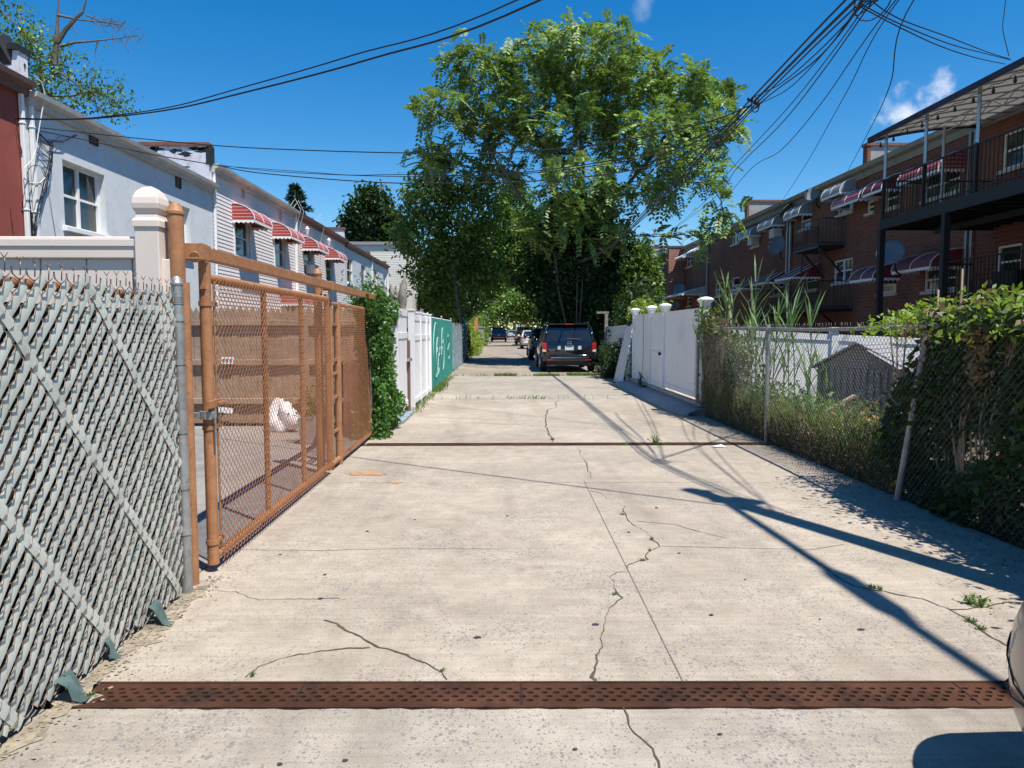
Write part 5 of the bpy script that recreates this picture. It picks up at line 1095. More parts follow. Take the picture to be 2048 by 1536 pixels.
em.box(ex - .04, ex + .04, ey - .004, ey, ez - .008, ez + .014)
em.tube([(ex + .085 * a, ey, ez + .075 * b) for a, b in ((-.7, -1), (.7, -1), (1, .8), (.7, 1), (-.7, 1), (-1, .8), (-.7, -1))], .006, 4); em.build('emblem', M['chrome'], sv)
em = MB(); em.tube([(2.45, 26.47, 1.24), (2.95, 26.49, 1.22)], .012, 5); em.build('wiper', M['plastic'], sv)
for s in (-1, 1): em = MB(); em.box(2.53 + s * .38 - .06, 2.53 + s * .38 + .06, 26.432, 26.45, .84, .97); em.build('plate_lamp', M['lamp_clear'], sv)
car('dark_car', 'dark navy hatchback parked just ahead of the black vehicle', 2.45, 36.6, 4.4, 1.85, 1.62, 'car_navy')
car('white_sedan', 'silver white sedan parked ahead of the dark navy hatchback', 2.65, 59, 4.6, 1.82, 1.5, 'car_white', False)
car('dark_suv', 'tall black vehicle parked ahead of the silver white sedan', 2.6, 74, 4.8, 1.95, 1.85, 'car_black')
car('red_suv', 'maroon sport utility vehicle parked alone on the far left of the alley', -.15, 94, 4.7, 2.0, 1.85, 'car_red')
fc = car('blue_hatchback', 'pale blue car at the far end of the alley', 2.3, 140, 4.3, 1.8, 1.5, 'car_sky', False)
vn = thing('white_van', 'white panel van barely visible at the end of the alley', 'van', (4.2, 152, 0)); loft([(0, .9, .4, 2.5), (.1, 1.0, .35, 2.6), (3.6, 1.0, .35, 2.6), (4.2, 1.0, .35, 2.0), (5, .95, .35, 1.3), (5.2, .8, .4, 1.0)], 4.2, 152, M['white'], 'body', vn)
q = MB()
for s in (-1, 1):
    for yy in (.9, 4.2): q.lathe([(.2, -.1), (.35, -.1), (.35, .1), (.2, .1)], (4.2 + s * .9, 152 + yy, .35), 14, ax='x')
build_each(q, 'wheel', M['tyre'], vn); q = MB(); q.box(3.5, 4.9, 151.97, 151.99, 1.5, 2.2); q.build('glass', M['car_glass'], vn)
# near car: only its rounded corner enters the picture
nc = thing('beige_car', 'beige car whose rounded bumper corner enters at the lower right', 'car', (2.46, 0, 0)); st = []
CSn = [(.86, 0), (.95, .06), (.985, .2), (1, .42), (1, .55), (.985, .75), (.94, .92), (.86, 1.0), (.5, 1.05)]
for u in np.linspace(0, 1, 16):
    y = 2.52 - .55 * (1 - math.sqrt(max(0, 1 - (1 - u) ** 2))) if False else 2.44 - .6 * (1 - math.cos(u * math.pi / 2)); st.append((y, .9 * (.62 + .38 * math.sin(u * math.pi / 2)), .22 + .04 * (1 - u), .66 + .09 * u))
st += [(1.6, .905, .2, .9), (.8, .905, .2, .95), (-1.2, .905, .2, .95), (-2.0, .85, .25, .9), (-2.2, .7, .3, .8)]
loft([(y, a, b, c_) for y, a, b, c_ in st], 2.46, 0, M['car_beige'], 'body', nc, CSn)
def npt(u, z, o=.004):
    y = 2.44 - .6 * (1 - math.cos(u * math.pi / 2)); hw = .9 * (.62 + .38 * math.sin(u * math.pi / 2)); return (2.46 - hw - o, y + o * .6, z)
def seam(pts, r): q = MB(); q.tube([npt(u, z) for u, z in pts], r, 5); return q
seam([(.0, .36), (.2, .36), (.4, .37), (.6, .39), (.8, .42), (1, .45)], .0035).build('bumper_seam', M['plastic'], nc)
seam([(.3, .52), (.38, .50), (.45, .48), (.62, .44), (.8, .42)], .003).build('panel_gap', M['plastic'], nc)
q = MB(); A = [npt(u, z, .006) for u, z in ((.1, .46), (.3, .44), (.42, .42), (.3, .52), (.12, .58))]; q.add(A, [(0, 1, 2, 3, 4)]); q.build('side_lamp', M['tail'], nc)
m = MB(); prof = [(1.5, .93), (.8, 1.38), (.4, 1.43), (-.7, 1.43), (-1.7, .93)]; V = [(2.46 + s * (.80 - .2 * (z - .93) / .5), y, z) for s in (-1, 1) for y, z in prof]; m.add(V, [tuple(range(5)), tuple(range(5, 10))[::-1], (0, 1, 6, 5), (3, 4, 9, 8)]); m.build('glass', M['car_glass'], nc)
m = MB(); m.quad(V[1], V[2], V[7], V[6]); m.quad(V[2], V[3], V[8], V[7])
for i in (0, 3):
    for o_ in (0, 5): m.tube([V[i + o_], V[i + 1 + o_]], .04, 5)
m.build('roof', M['car_beige'], nc)
for yy in (1.55, -1.3):
    for s in (-1, 1): m = MB(); m.lathe([(.2, -.1), (.3, -.1), (.32, -.06), (.32, .06), (.3, .1), (.2, .1)], (2.46 + s * .82, yy, .32), 20, ax='x'); wo = m.build('wheel', M['tyre'], nc, 'auto'); m = MB(); m.lathe([(.2, -.05), (.2, .07), (.05, .08)], (2.46 + s * .84, yy, .32), 16, ax='x'); m.build('rim', M['steel'], wo)
for s in (-1, 1): m = MB(); m.lathe([(.03, -.06), (.09, -.04), (.11, .04), (.05, .09)], (2.46 + s * .98, .85, 1.02), 10, ax='y'); m.build('wing_mirror', M['car_beige'], nc, True)
# ------------------------------------------------------------------ trees and plants
def ellipsoid_pts(lobes, n):
    out = []; vol = np.array([a[3] * a[4] * a[5] for a in lobes]) ** .6; vol /= vol.sum()
    for (cx, cy, cz_, a, b, c_), f in zip(lobes, vol):
        k = max(4, int(n * f)); d = rdir(k); r = rng.uniform(.25, 1, k)[:, None] ** .42; out.append(np.array([cx, cy, cz_]) + d * r * np.array([a, b, c_]))
    return np.concatenate(out)
def grow(chains, A, step=.4, infl=6, kill=.7, iters=140):
    nodes = []; par = []
    for ch in chains:
        base = ch[0]; ch = ch[1]; prev = base
        for p in ch: nodes.append(np.array(p, float)); par.append(prev); prev = len(nodes) - 1
    P = np.array(nodes); best = np.full(len(A), 1e9); who = np.zeros(len(A), int); alive = np.ones(len(A), bool); new0 = 0
    for it in range(iters):
        Nw = P[new0:]
        if len(Nw) and alive.any():
            D = np.linalg.norm(A[:, None] - Nw[None], axis=2); j = D.argmin(1); dd = D[np.arange(len(A)), j]; m = dd < best; best[m] = dd[m]; who[m] = j[m] + new0
        alive &= best > kill
        use = alive & (best < infl)
        if not use.any(): break
        acc = {}
        for a in np.nonzero(use)[0]: acc.setdefault(who[a], []).append(a)
        new0 = len(P); Q = []
        for k, L in acc.items():
            d = unit((A[L] - P[k]) / best[L][:, None]).sum(0); d = d / (np.linalg.norm(d) + 1e-9) + rng.normal(size=3) * .12; Q.append(P[k] + step * d / np.linalg.norm(d)); par.append(k)
        P = np.concatenate([P, np.array(Q)])
        if len(P) > 6500: break
    par = np.array(par); r = np.zeros(len(P)); cnt = np.zeros(len(P))
    return P, par
def radii(P, par, tip=.012, ex=2.25):
    acc = np.zeros(len(P)); r = np.zeros(len(P))
    for i in range(len(P) - 1, -1, -1):
        r[i] = max(tip, acc[i] ** (1 / ex)); 
        if par[i] >= 0: acc[par[i]] += r[i] ** ex
    return r
def limbs(P, par, r, n=6):
    k = np.nonzero(par >= 0)[0]; a, b = P[par[k]], P[k]; t = unit(b - a); u = unit(np.cross(t, np.array([.31, .17, .93]))); w = np.cross(t, u)
    ang = 2 * np.pi * np.arange(n) / n; ring = u[:, None] * np.cos(ang)[None, :, None] + w[:, None] * np.sin(ang)[None, :, None]
    ra = np.minimum(r[par[k]], r[k] * 1.35)[:, None, None]; V = np.concatenate([a[:, None] - t[:, None] * ra * .2 + ring * ra, b[:, None] + ring * r[k][:, None, None]], 1).reshape(-1, 3)
    o = np.arange(len(k))[:, None] * 2 * n; q = np.arange(n)[None]; return V, np.stack([o + q, o + (q + 1) % n, o + n + (q + 1) % n, o + n + q], -1).reshape(-1, 4)
def tree(name, label, base, lobes, natt, leafmode, lmat, bark='bark', lsize=.16, per=9, spread=.35, trunk=None, rmax=.3, step=.4, kill=.65, group=None, tipthr=None, pairs=6, extra=None, infl=6):
    t = thing(name, label, 'tree', tuple(base), group); A = ellipsoid_pts(lobes, natt)
    P, par = grow(trunk, A, step, infl, kill); r = np.minimum(radii(P, par, .014, 2.5), rmax)
    if tipthr is None: tipthr = .06
    V, Fq = limbs(P, par, r); np_mesh('trunk', V, Fq, M[bark], t, smooth=True)
    kids = np.bincount(par[par >= 0], minlength=len(P)); tips = np.nonzero(r < tipthr)[0]; d0 = unit(P[tips] - P[np.maximum(par[tips], 0)])
    idx = np.repeat(np.arange(len(tips)), per); n = len(idx)
    if leafmode == 'frond':
        D = unit(d0[idx] * .5 + rdir(n) * 1.0 + np.array([0, 0, .12])); V = fronds(P[tips][idx] + rng.normal(size=(n, 3)) * spread * .3, D, rng.uniform(.7, 1.15, n) * lsize, pairs); Ax = A[rng.integers(len(A), size=len(A) // 2)] + rng.normal(size=(len(A) // 2, 3)) * .25; V = np.concatenate([V, fronds(Ax, unit(rdir(len(Ax)) + [0, 0, .1]), rng.uniform(.7, 1.15, len(Ax)) * lsize, pairs)]); print('TREE', name, len(P), len(tips), len(V) // 4)
    else:
        Ax = np.repeat(A, per, 0); Ax = Ax + rng.normal(size=Ax.shape) * spread * .9; D = unit(rdir(n) + np.array([0, 0, -.25])); V = np.concatenate([leaf_quads(Ax, unit(rdir(len(Ax)) + np.array([0, 0, -.25])), rng.uniform(.65, 1.25, len(Ax)) * lsize, .6, .55), leaf_quads(P[tips][idx] + rng.normal(size=(n, 3)) * spread, D, rng.uniform(.65, 1.25, n) * lsize, .55, .55)])
    if extra is not None: V = np.concatenate([V, extra])
    leaf_obj('crown', V, M[lmat], t); return t, P, par, r
def lobe_px(px, py, rx, ry, Y, dy=0, ry_depth=None):
    """crown lobe seen at a photo pixel, placed at distance Y"""
    c_ = at(px, py, Y=Y + dy); k = (Y + dy) / F; return (c_[0], c_[1], c_[2], rx * k, (ry_depth or rx * k), ry * k)
# the big tree of heaven behind the black vehicle
TY = 33.0
lob = [lobe_px(1170, 115, 105, 60, TY, 0, 3), lobe_px(1060, 140, 80, 55, TY, 1, 2.4), lobe_px(940, 130, 60, 40, TY, 0, 1.6), lobe_px(880, 215, 58, 38, TY, -1, 1.6), lobe_px(975, 235, 70, 45, TY, 1, 2.2),
       lobe_px(880, 325, 52, 38, TY, 1, 1.5), lobe_px(985, 345, 60, 34, TY, 2, 1.8), lobe_px(1130, 250, 110, 60, TY, 0, 3), lobe_px(1260, 170, 90, 60, TY, 0, 3), lobe_px(1375, 185, 65, 50, TY, 0, 2), lobe_px(1450, 185, 34, 24, TY, 0, 1),
       lobe_px(1320, 275, 95, 45, TY, -2, 3), lobe_px(1425, 260, 52, 38, TY, -1, 1.6), lobe_px(1390, 345, 75, 24, TY, -2, 1.5), lobe_px(1440, 425, 48, 16, TY, -3, 1), lobe_px(1300, 385, 60, 24, TY, -2, 1.5), lobe_px(1415, 480, 30, 13, TY, -3, .7),
       lobe_px(1160, 370, 95, 50, TY, -2.2, 2), lobe_px(1200, 460, 60, 40, TY, -1.5, 1.4), lobe_px(1095, 450, 55, 40, TY, -1.5, 1.4)]
B = at(1152, 640, Y=TY); bx = B[0]
trk = [(-1, [(bx, TY, 0), (bx - .05, TY, 1.2), (bx + .05, TY, 2.4), (bx - .03, TY, 3.6), (bx, TY, 4.6), (bx + .05, TY, 5.4), (bx - .02, TY, 6.2)])]
for k, (dx, dy) in enumerate(((-2.6, .3), (2.3, -.4), (.3, .2), (-.9, -.6), (1.2, .5))):
    trk.append((4 + k % 3, [(bx + dx * f, TY + dy * f, 5 + (k % 3) * .5 + 2.6 * f) for f in (.25, .5, .75, 1)]))
big, BP, Bpar, Br = tree('ailanthus_tree', 'big spreading tree with feathery drooping leaves behind the black vehicle', (bx, TY, 0), lob, 1500, 'frond', 'leaf_big', lsize=.78, per=3, spread=.6, trunk=trk, rmax=.3, step=.36, kill=.5, pairs=7)
# ivy cloaking its trunk
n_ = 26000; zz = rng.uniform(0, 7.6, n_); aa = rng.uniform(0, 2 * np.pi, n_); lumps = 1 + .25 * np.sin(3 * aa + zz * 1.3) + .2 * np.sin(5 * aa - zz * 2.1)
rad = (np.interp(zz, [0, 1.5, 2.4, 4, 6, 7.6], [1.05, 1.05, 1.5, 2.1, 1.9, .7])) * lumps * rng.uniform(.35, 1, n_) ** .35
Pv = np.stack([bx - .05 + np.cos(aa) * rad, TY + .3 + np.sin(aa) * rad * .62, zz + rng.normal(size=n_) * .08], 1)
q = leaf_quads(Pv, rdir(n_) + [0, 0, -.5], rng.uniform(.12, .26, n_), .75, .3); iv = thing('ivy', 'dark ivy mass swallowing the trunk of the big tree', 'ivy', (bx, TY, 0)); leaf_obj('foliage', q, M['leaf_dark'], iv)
q = MB()
for k in range(9): a = rng.uniform(0, 6.28); q.tube([(bx + 1.0 * math.cos(a) * f, TY + .7 * math.sin(a) * f, z) for f, z in ((.5, 0), (.6, 1.5), (1.2, 3.2), (1.5, 5))], .03, 4)
q.build('stem', M['bark'], iv)
# left middle trees
t1 = [(-1, [(-1.78, 36, 0), (-1.76, 36, .9), (-1.9, 36, 1.8), (-2.05, 36, 2.8), (-2.2, 36.1, 3.8), (-2.2, 36.2, 4.6)])]
lob = [lobe_px(860, 400, 62, 48, 36, 0, 2), lobe_px(940, 430, 62, 60, 36, 0, 2), lobe_px(845, 475, 62, 48, 36, 0, 2), lobe_px(905, 520, 60, 42, 36, 1, 2), lobe_px(855, 555, 42, 36, 36, 1, 1.4), lobe_px(960, 540, 48, 40, 36, 1, 1.6), lobe_px(890, 600, 42, 26, 36, 2, 1.2)]
tree('street_tree', 'bushy green tree with a leaning trunk at the end of the teal fence', (-1.78, 36, 0), lob, 800, 'leaf', 'leaf_mid', lsize=.25, per=10, spread=.30, trunk=t1, rmax=.16, step=.35, kill=.5)
def simple_tree(name, label, px, py, rx, ry, Y, natt, lmat, lsize=.22, per=10, group='far trees', mode='leaf', lobes=None, low=False):
    c_ = at(px, py, Y=Y); k = Y / F; lob = [lobe_px(px + a * rx, py + b * ry, rx * s, ry * s, Y, 0, rx * k * s) for a, b, s in (lobes or ((0, -.3, .7), (-.45, .15, .6), (.45, .1, .6), (0, .4, .6)))]
    zb = c_[2] - ry * k; ch = [(c_[0] + .1 * math.sin(i), Y, max(.0, zb + .3) * i / 4) for i in range(5)] if not low else [(c_[0], Y, 0), (c_[0], Y, .3), (c_[0] + .05, Y, .6)]
    return tree(name, label, (c_[0], Y, 0), lob, natt, mode, lmat, lsize=lsize * 1.25, per=per * 2, spread=.3 + rx * k * .04, trunk=[(-1, ch)], rmax=.22, step=.5, kill=.75, group=group, infl=9)
simple_tree('street_tree', 'dark tree standing behind the cream house, left of centre', 745, 450, 60, 75, 74, 350, 'leaf_dark', .4, 12)
simple_tree('street_tree', 'tree filling the gap above the maroon vehicle', 955, 530, 75, 85, 108, 420, 'leaf_mid', .42, 12)
simple_tree('street_tree', 'brighter tree over the far end of the alley', 1030, 470, 60, 110, 90, 420, 'leaf_mid', .38, 12)
simple_tree('street_tree', 'deep green tree at the alley end behind the parked cars', 1075, 560, 75, 75, 120, 420, 'leaf_dark', .45, 12)
simple_tree('street_tree', 'low flowering tree hanging over the far cars', 1045, 612, 55, 28, 70, 320, 'leaf_mid', .24, 10)
simple_tree('street_tree', 'dense tree behind the far concrete wall', 900, 590, 60, 55, 66, 320, 'leaf_dark', .3, 12)
simple_tree('street_tree', 'vine draped tree left of the sunlit brick end', 1275, 560, 48, 80, 44, 420, 'leaf_mid', .24, 10, lobes=((0, -.4, .6), (-.4, .1, .6), (.35, .0, .55), (0, .5, .6), (.5, .6, .4)))
simple_tree('street_tree', 'shaded tree behind the ivy, right of the big trunk', 1215, 560, 50, 80, 52, 350, 'leaf_dark', .3, 12)
# far wood closing the view
n_ = 34000; Pw = np.stack([rng.uniform(-60, 90, n_), rng.uniform(165, 185, n_), rng.uniform(0, 1, n_) ** .8], 1); Pw[:, 2] *= 12 + 3 * np.sin(Pw[:, 0] * .31) + 2 * np.sin(Pw[:, 0] * .83)
tag(leaf_obj('distant_wood', leaf_quads(Pw, rdir(n_), rng.uniform(.5, 1.2, n_), .7, .3), M['leaf_mid']), 'distant wood closing the view beyond the end of the alley', 'wood', kind='stuff')
# top left tree, part bare
tl_ = [(-1, [(-16.0, 26, 0), (-16, 26, 2.2), (-15.95, 26, 4.4), (-16, 26, 6.6), (-15.95, 26, 8.2), (-15.85, 26, 9.6), (-15.8, 26, 10.8)])]
lob = [lobe_px(15, 60, 60, 60, 26, 0, 1.6), lobe_px(30, 120, 70, 55, 26, 0, 1.6), lobe_px(90, 110, 60, 40, 26, 0, 1.2), lobe_px(120, 180, 60, 45, 26, 0, 1.2), lobe_px(205, 180, 45, 40, 26, 0, .9), lobe_px(235, 215, 32, 26, 26, 0, .6), lobe_px(60, 200, 60, 40, 26, 0, 1.2)]
tt, P, par, r = tree('street_tree', 'half bare tree rising behind the red and blue houses at upper left', (-16, 26, 0), lob, 420, 'leaf', 'leaf_mid', lsize=.14, per=7, spread=.24, trunk=tl_, rmax=.16, step=.3, kill=.42)
q = MB()
def br(L, r0, Y=26): q.tube([at(x, y, Y=Y) for x, y in L], list(np.linspace(r0, .006, len(L))), 5)
br([(108, 130), (112, 90), (114, 60), (116, 20), (118, -40)], .12); br([(114, 85), (130, 60), (150, 38), (165, 25), (172, 0), (176, -30)], .1); br([(120, 93), (150, 85), (180, 83), (225, 78), (275, 72)], .06); br([(116, 30), (150, 38), (190, 43), (240, 48)], .05)
br([(105, 150), (120, 145), (150, 165), (180, 195), (205, 225)], .06); br([(195, 83), (190, 105), (192, 122)], .03); br([(140, 42), (148, 60), (162, 78)], .03); br([(172, 30), (200, 42), (240, 50), (262, 60)], .03)
for (xa, ya, xb, yb) in ((150, 38, 240, 48), (180, 83, 275, 72), (172, 30, 262, 60), (140, 160, 200, 220)):
    for k in range(11): u = random.uniform(.15, 1); x, y = xa + (xb - xa) * u, ya + (yb - ya) * u; br([(x, y), (x + random.uniform(2, 8), y + random.uniform(-9, 12)), (x + random.uniform(8, 20), y + random.uniform(-8, 22)), (x + random.uniform(14, 34), y + random.uniform(-12, 34))], .012)
q.build('bare_branch', M['bark'], tt)
# conifer behind the clapboard houses
c0 = at(590, 372, Y=46); ct = thing('conifer', 'dark spruce tip showing above the clapboard roofs', 'tree', (c0[0], 46, 0)); q = MB(); q.tube([(c0[0], 46, 0), (c0[0], 46, c0[2])], [.25, .03], 8); q.build('trunk', M['bark'], ct)
Vs = []
for z in np.arange(c0[2] - 4.5, c0[2], .34):
    L = (c0[2] - z) * .5 + .15
    for a in rng.uniform(0, 6.28, 6):
        LL = L * rng.uniform(.55, 1.15); s = np.linspace(.1, 1, 16); d = np.array([math.cos(a), math.sin(a), -.12]); Pp = np.array([c0[0], 46, z]) + d * (s * LL)[:, None] + np.array([0, 0, .18]) * (s ** 2 * LL)[:, None]
        for kk in range(3): Vs.append(leaf_quads(Pp + rng.normal(size=Pp.shape) * .04, np.tile(d, (16, 1)) * .7 + rdir(16) * .7, rng.uniform(.2, .36, 16), .3, .3))
leaf_obj('crown', np.concatenate(Vs), M['conifer'], ct)
# dead stump behind the white fence
q = MB(); s0 = at(797, 625, Y=19); X0 = s0[0]
for pts_, r0_ in (([(X0 - .08, 0), (X0 - .06, 1.3), (X0 - .1, 2.2), (X0 - .2, 2.72), (X0 - .24, 2.86)], .19), ([(X0 + .02, 1.0), (X0 + .09, 2.2), (X0 + .15, 2.85), (X0 + .2, 3.02)], .16), ([(X0, 1.6), (X0 - .02, 2.4), (X0 - .05, 2.7)], .08), ([(X0 + .1, 2.3), (X0 + .3, 2.5), (X0 + .34, 2.6)], .05)):
    n_p = 14; zz_ = np.linspace(pts_[0][1], pts_[-1][1], n_p); xx_ = np.interp(zz_, [p_[1] for p_ in pts_], [p_[0] for p_ in pts_]); q.tube([(xx_[k] + random.uniform(-.015, .015), 19 + random.uniform(-.02, .02), zz_[k]) for k in range(n_p)], [r0_ * (1 - .55 * k / n_p) * random.uniform(.85, 1.15) * (1 if k < n_p - 2 else .45 if k < n_p - 1 else .08) for k in range(n_p)], 9)
tag(q.build('dead_trunk', M['bark_pale'], None, True, org=(X0, 19, 0)), 'grey dead tree trunk split in two behind the white fence', 'tree trunk')
# ivy column on the left
iv = thing('ivy', 'tall bright green ivy column covering the fence beside the white gate', 'ivy', (LX, 10.9, 0)); n_ = 15000; u = rng.uniform(0, 1, n_); z = rng.uniform(.02, 2.12, n_)
ya = 10.15 + .22 * np.sin(z * 2.2) - .12 * z * .3; yb = 11.78 + .05 * np.sin(z * 5); y = ya + (yb - ya) * u
bul = .20 + .07 * np.sin(y * 5 + z * 3) + .05 * np.sin(z * 9 - y * 4) + .1 * np.exp(-((z - .35) / .35) ** 2); x = LX - .05 + bul * rng.uniform(-.7, 1, n_) ; top = 2.02 + .1 * np.sin(y * 6)
k_ = z < top; Pv = np.stack([x, y, z], 1)[k_]
V = leaf_quads(Pv, rdir(len(Pv)) + [.5, -.2, -.45], rng.uniform(.045, .085, len(Pv)), .62, .25)
tp = at(738, 588, Y=11.2); n2 = 420; Pp = tp + rng.normal(size=(n2, 3)) * [.16, .22, .16] + [0, 0, -.05]; V = np.concatenate([V, leaf_quads(Pp, rdir(n2) + [0, 0, .8], rng.uniform(.06, .11, n2), .35, .2)]); leaf_obj('foliage', V, M['leaf_ivy'], iv)
q = MB()
for k in range(40): y = random.uniform(10.2, 11.7); q.tube([(LX, y, 0), (LX + .03, y + random.uniform(-.1, .1), .8), (LX + .02, y + random.uniform(-.2, .2), 1.7)], .008, 4)
q.build('stem', M['bark'], iv)
# right ivy wall near the camera
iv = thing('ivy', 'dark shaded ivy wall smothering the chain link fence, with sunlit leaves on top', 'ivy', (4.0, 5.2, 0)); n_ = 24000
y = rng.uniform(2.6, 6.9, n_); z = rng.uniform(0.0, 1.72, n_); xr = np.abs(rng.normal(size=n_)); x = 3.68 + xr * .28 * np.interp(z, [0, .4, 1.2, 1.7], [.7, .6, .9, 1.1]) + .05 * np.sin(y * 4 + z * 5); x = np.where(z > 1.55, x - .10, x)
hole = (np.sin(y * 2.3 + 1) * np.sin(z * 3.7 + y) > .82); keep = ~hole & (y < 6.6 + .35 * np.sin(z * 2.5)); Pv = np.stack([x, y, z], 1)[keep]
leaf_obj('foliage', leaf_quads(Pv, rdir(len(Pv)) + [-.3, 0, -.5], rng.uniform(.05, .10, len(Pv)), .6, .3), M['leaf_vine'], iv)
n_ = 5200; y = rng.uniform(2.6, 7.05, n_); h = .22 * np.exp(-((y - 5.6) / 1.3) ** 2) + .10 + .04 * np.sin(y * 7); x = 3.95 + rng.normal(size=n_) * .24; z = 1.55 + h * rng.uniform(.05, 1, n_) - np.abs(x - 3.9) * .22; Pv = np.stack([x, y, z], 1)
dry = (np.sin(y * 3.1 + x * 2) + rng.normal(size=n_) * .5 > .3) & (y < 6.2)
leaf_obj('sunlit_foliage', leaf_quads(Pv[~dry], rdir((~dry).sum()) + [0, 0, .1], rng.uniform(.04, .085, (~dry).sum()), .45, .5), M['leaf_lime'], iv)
hang = np.stack([3.63 + rng.normal(size=260) * .025, 5.45 + rng.normal(size=260) * .07, 1.58 - rng.uniform(0, 1, 260) ** 1.3 * .42], 1)
Pd = np.concatenate([Pv[dry], hang]); leaf_obj('dry_foliage', leaf_quads(Pd, rdir(len(Pd)) + [0, 0, -.3], rng.uniform(.04, .08, len(Pd)), .5, .3), M['leaf_dry'], iv)
q = MB()
for k in range(60): y = random.uniform(2.8, 6.8); q.tube([(3.8, y, 0), (3.76 + random.uniform(-.05, .1), y + random.uniform(-.15, .15), .8), (3.8 + random.uniform(-.1, .1), y + random.uniform(-.3, .3), 1.65)], .008, 4)
for x, y, L in ((3.75, 5.9, .5), (3.8, 6.3, .35), (3.7, 5.0, .3)): q.tube([(x, y, 1.5), (x + .02, y, 1.6 + L * .5), (x + .05, y + .05, 1.55 + L)], .009, 4)
q.build('stem', M['stem_dry'], iv)
# vine clump at the far corner of the chain link fence
vc = thing('vine', 'tangled brown and green vine clump on the far corner of the chain link fence', 'vine', (3.8, 12.6, 0)); n_ = 5200; y = rng.uniform(11.2, 13.45, n_); z = rng.uniform(0, 1.95, n_); keep = z < 1.5 + .45 * np.clip((y - 11.7) / 1.2, -.6, 1)
x = 3.74 + np.abs(rng.normal(size=n_)) * .2 - .14 * (z > 1.5); Pv = np.stack([x, y, z], 1)[keep]; leaf_obj('foliage', leaf_quads(Pv, rdir(len(Pv)) + [0, 0, -.3], rng.uniform(.05, .11, len(Pv)), .45, .3), M['weed'], vc)
q = MB()
for k in range(110): y = random.uniform(12.2, 13.4); q.tube([(3.72 + random.random() * .1, y, 0), (3.72 + random.random() * .08, y + random.uniform(-.2, .2), .7), (3.7 + random.random() * .1, y + random.uniform(-.3, .3), 1.3), (3.7 + random.random() * .2, y + random.uniform(-.4, .4), 1.75)], .006, 3, caps=False)
q.build('stem', M['stem_dry'], vc)
# reeds
def blades(n, c_, rad, h0, h1, w, lean, seed):
    """arched grass blades: three-segment tapering strips"""
    r_ = np.random.default_rng(seed); a = r_.uniform(0, 6.28, n); rr = rad * np.sqrt(r_.uniform(0, 1, n)); b = np.stack([c_[0] + np.cos(a) * rr * (1 if np.isscalar(rad) else 1), c_[1] + np.sin(a) * rr, np.full(n, c_[2])], 1)
    return blades_at(b, r_, h0, h1, w, lean)
def blades_at(b, r_, h0, h1, w, lean):
    n = len(b); h = r_.uniform(h0, h1, n)[:, None]; th = r_.uniform(0, 6.28, n); d = np.stack([np.cos(th), np.sin(th), np.zeros(n)], 1) * (h * lean * r_.uniform(.2, 1, n)[:, None]); s = np.stack([-np.sin(th), np.cos(th), np.zeros(n)], 1) * w
    p0, p1, p2, p3 = b, b + d * .15 + h * [0, 0, .45], b + d * .5 + h * [0, 0, .8], b + d + h * [0, 0, .95]
    return np.concatenate([np.stack([p0 - s * .6, p0 + s * .6, p1 + s, p1 - s], 1), np.stack([p1 - s, p1 + s, p2 + s * .7, p2 - s * .7], 1), np.stack([p2 - s * .7, p2 + s * .7, p3 + s * .08, p3 - s * .08], 1)], 0).reshape(-1, 3)
def reed(label, px, py, Y, stalks, top, seed):
    c_ = at(px, py, Y=Y); t = thing('reed', label, 'reed', (c_[0], Y, 0), 'tall reeds behind the chain link fence'); r_ = np.random.default_rng(seed); V = []; q = MB()
    for k in range(stalks):
        x, y = c_[0] + .28 + r_.normal() * .13, Y + r_.normal() * .2; h = top * r_.uniform(.68, 1); lx = r_.normal() * .1; q.tube([(x, y, 0), (x + lx * .4, y, h * .5), (x + lx, y, h * .92)], [.011, .009, .004], 5)
        for z in np.linspace(.35, .93, 11):
            a = r_.uniform(0, 6.28); L = r_.uniform(.4, .85); e = r_.uniform(.85, 1.35); b = np.array([x + lx * z, y, h * z]); d = np.array([math.cos(a) * math.cos(e), math.sin(a) * math.cos(e), math.sin(e)]); s = unit(np.cross(d, [0, 0, 1.])[None])[0] * .016
            p1 = b + d * L * .5; p2 = b + d * L + np.array([0, 0, -.12 * L]); V += [b - s * .5, b + s * .5, p1 + s, p1 - s, p1 - s, p1 + s, p2 + s * .06, p2 - s * .06]
    leaf_obj('foliage', np.array(V), M['reed'], t); q.build('stalk', M['reed'], t)
reed('tallest clump of green reeds at the corner of the white fence', 1432, 660, 12.6, 9, 2.7, 3); reed('clump of green reeds rising behind the middle fence post', 1533, 660, 11.4, 6, 2.2, 5); reed('short slim reeds between the two tall clumps', 1490, 660, 12.2, 2, 2.1, 8); reed('low reeds in the weeds before the shed', 1610, 700, 10.2, 4, 1.2, 9)
# undergrowth
r_ = np.random.default_rng(21); n_ = 5200; y = r_.uniform(6.9, 13.4, n_); x = 3.72 + np.abs(r_.normal(size=n_)) * .33; b = np.stack([x, y, np.full(n_, -.02)], 1); hh = .25 + .45 * np.clip(np.sin(y * 1.1 + 2) * .5 + .6, 0, 1)
V = blades_at(b, r_, .15, .8, .006, .7); Pv = np.stack([3.72 + np.abs(r_.normal(size=5200)) * .3, r_.uniform(6.9, 13.3, 5200), r_.uniform(0, 1, 5200) ** 1.4 * .85], 1); Pv[:, 2] *= .55 + .45 * np.sin(Pv[:, 1] * 1.3 + 1) ** 2
V = np.concatenate([V, leaf_quads(Pv, rdir(5200) + [0, 0, .2], r_.uniform(.035, .085, 5200), .5, .4)]); tag(leaf_obj('weeds', V, M['weed']), 'tangle of weeds and grass along the chain link fence, right side', 'weeds', kind='stuff')
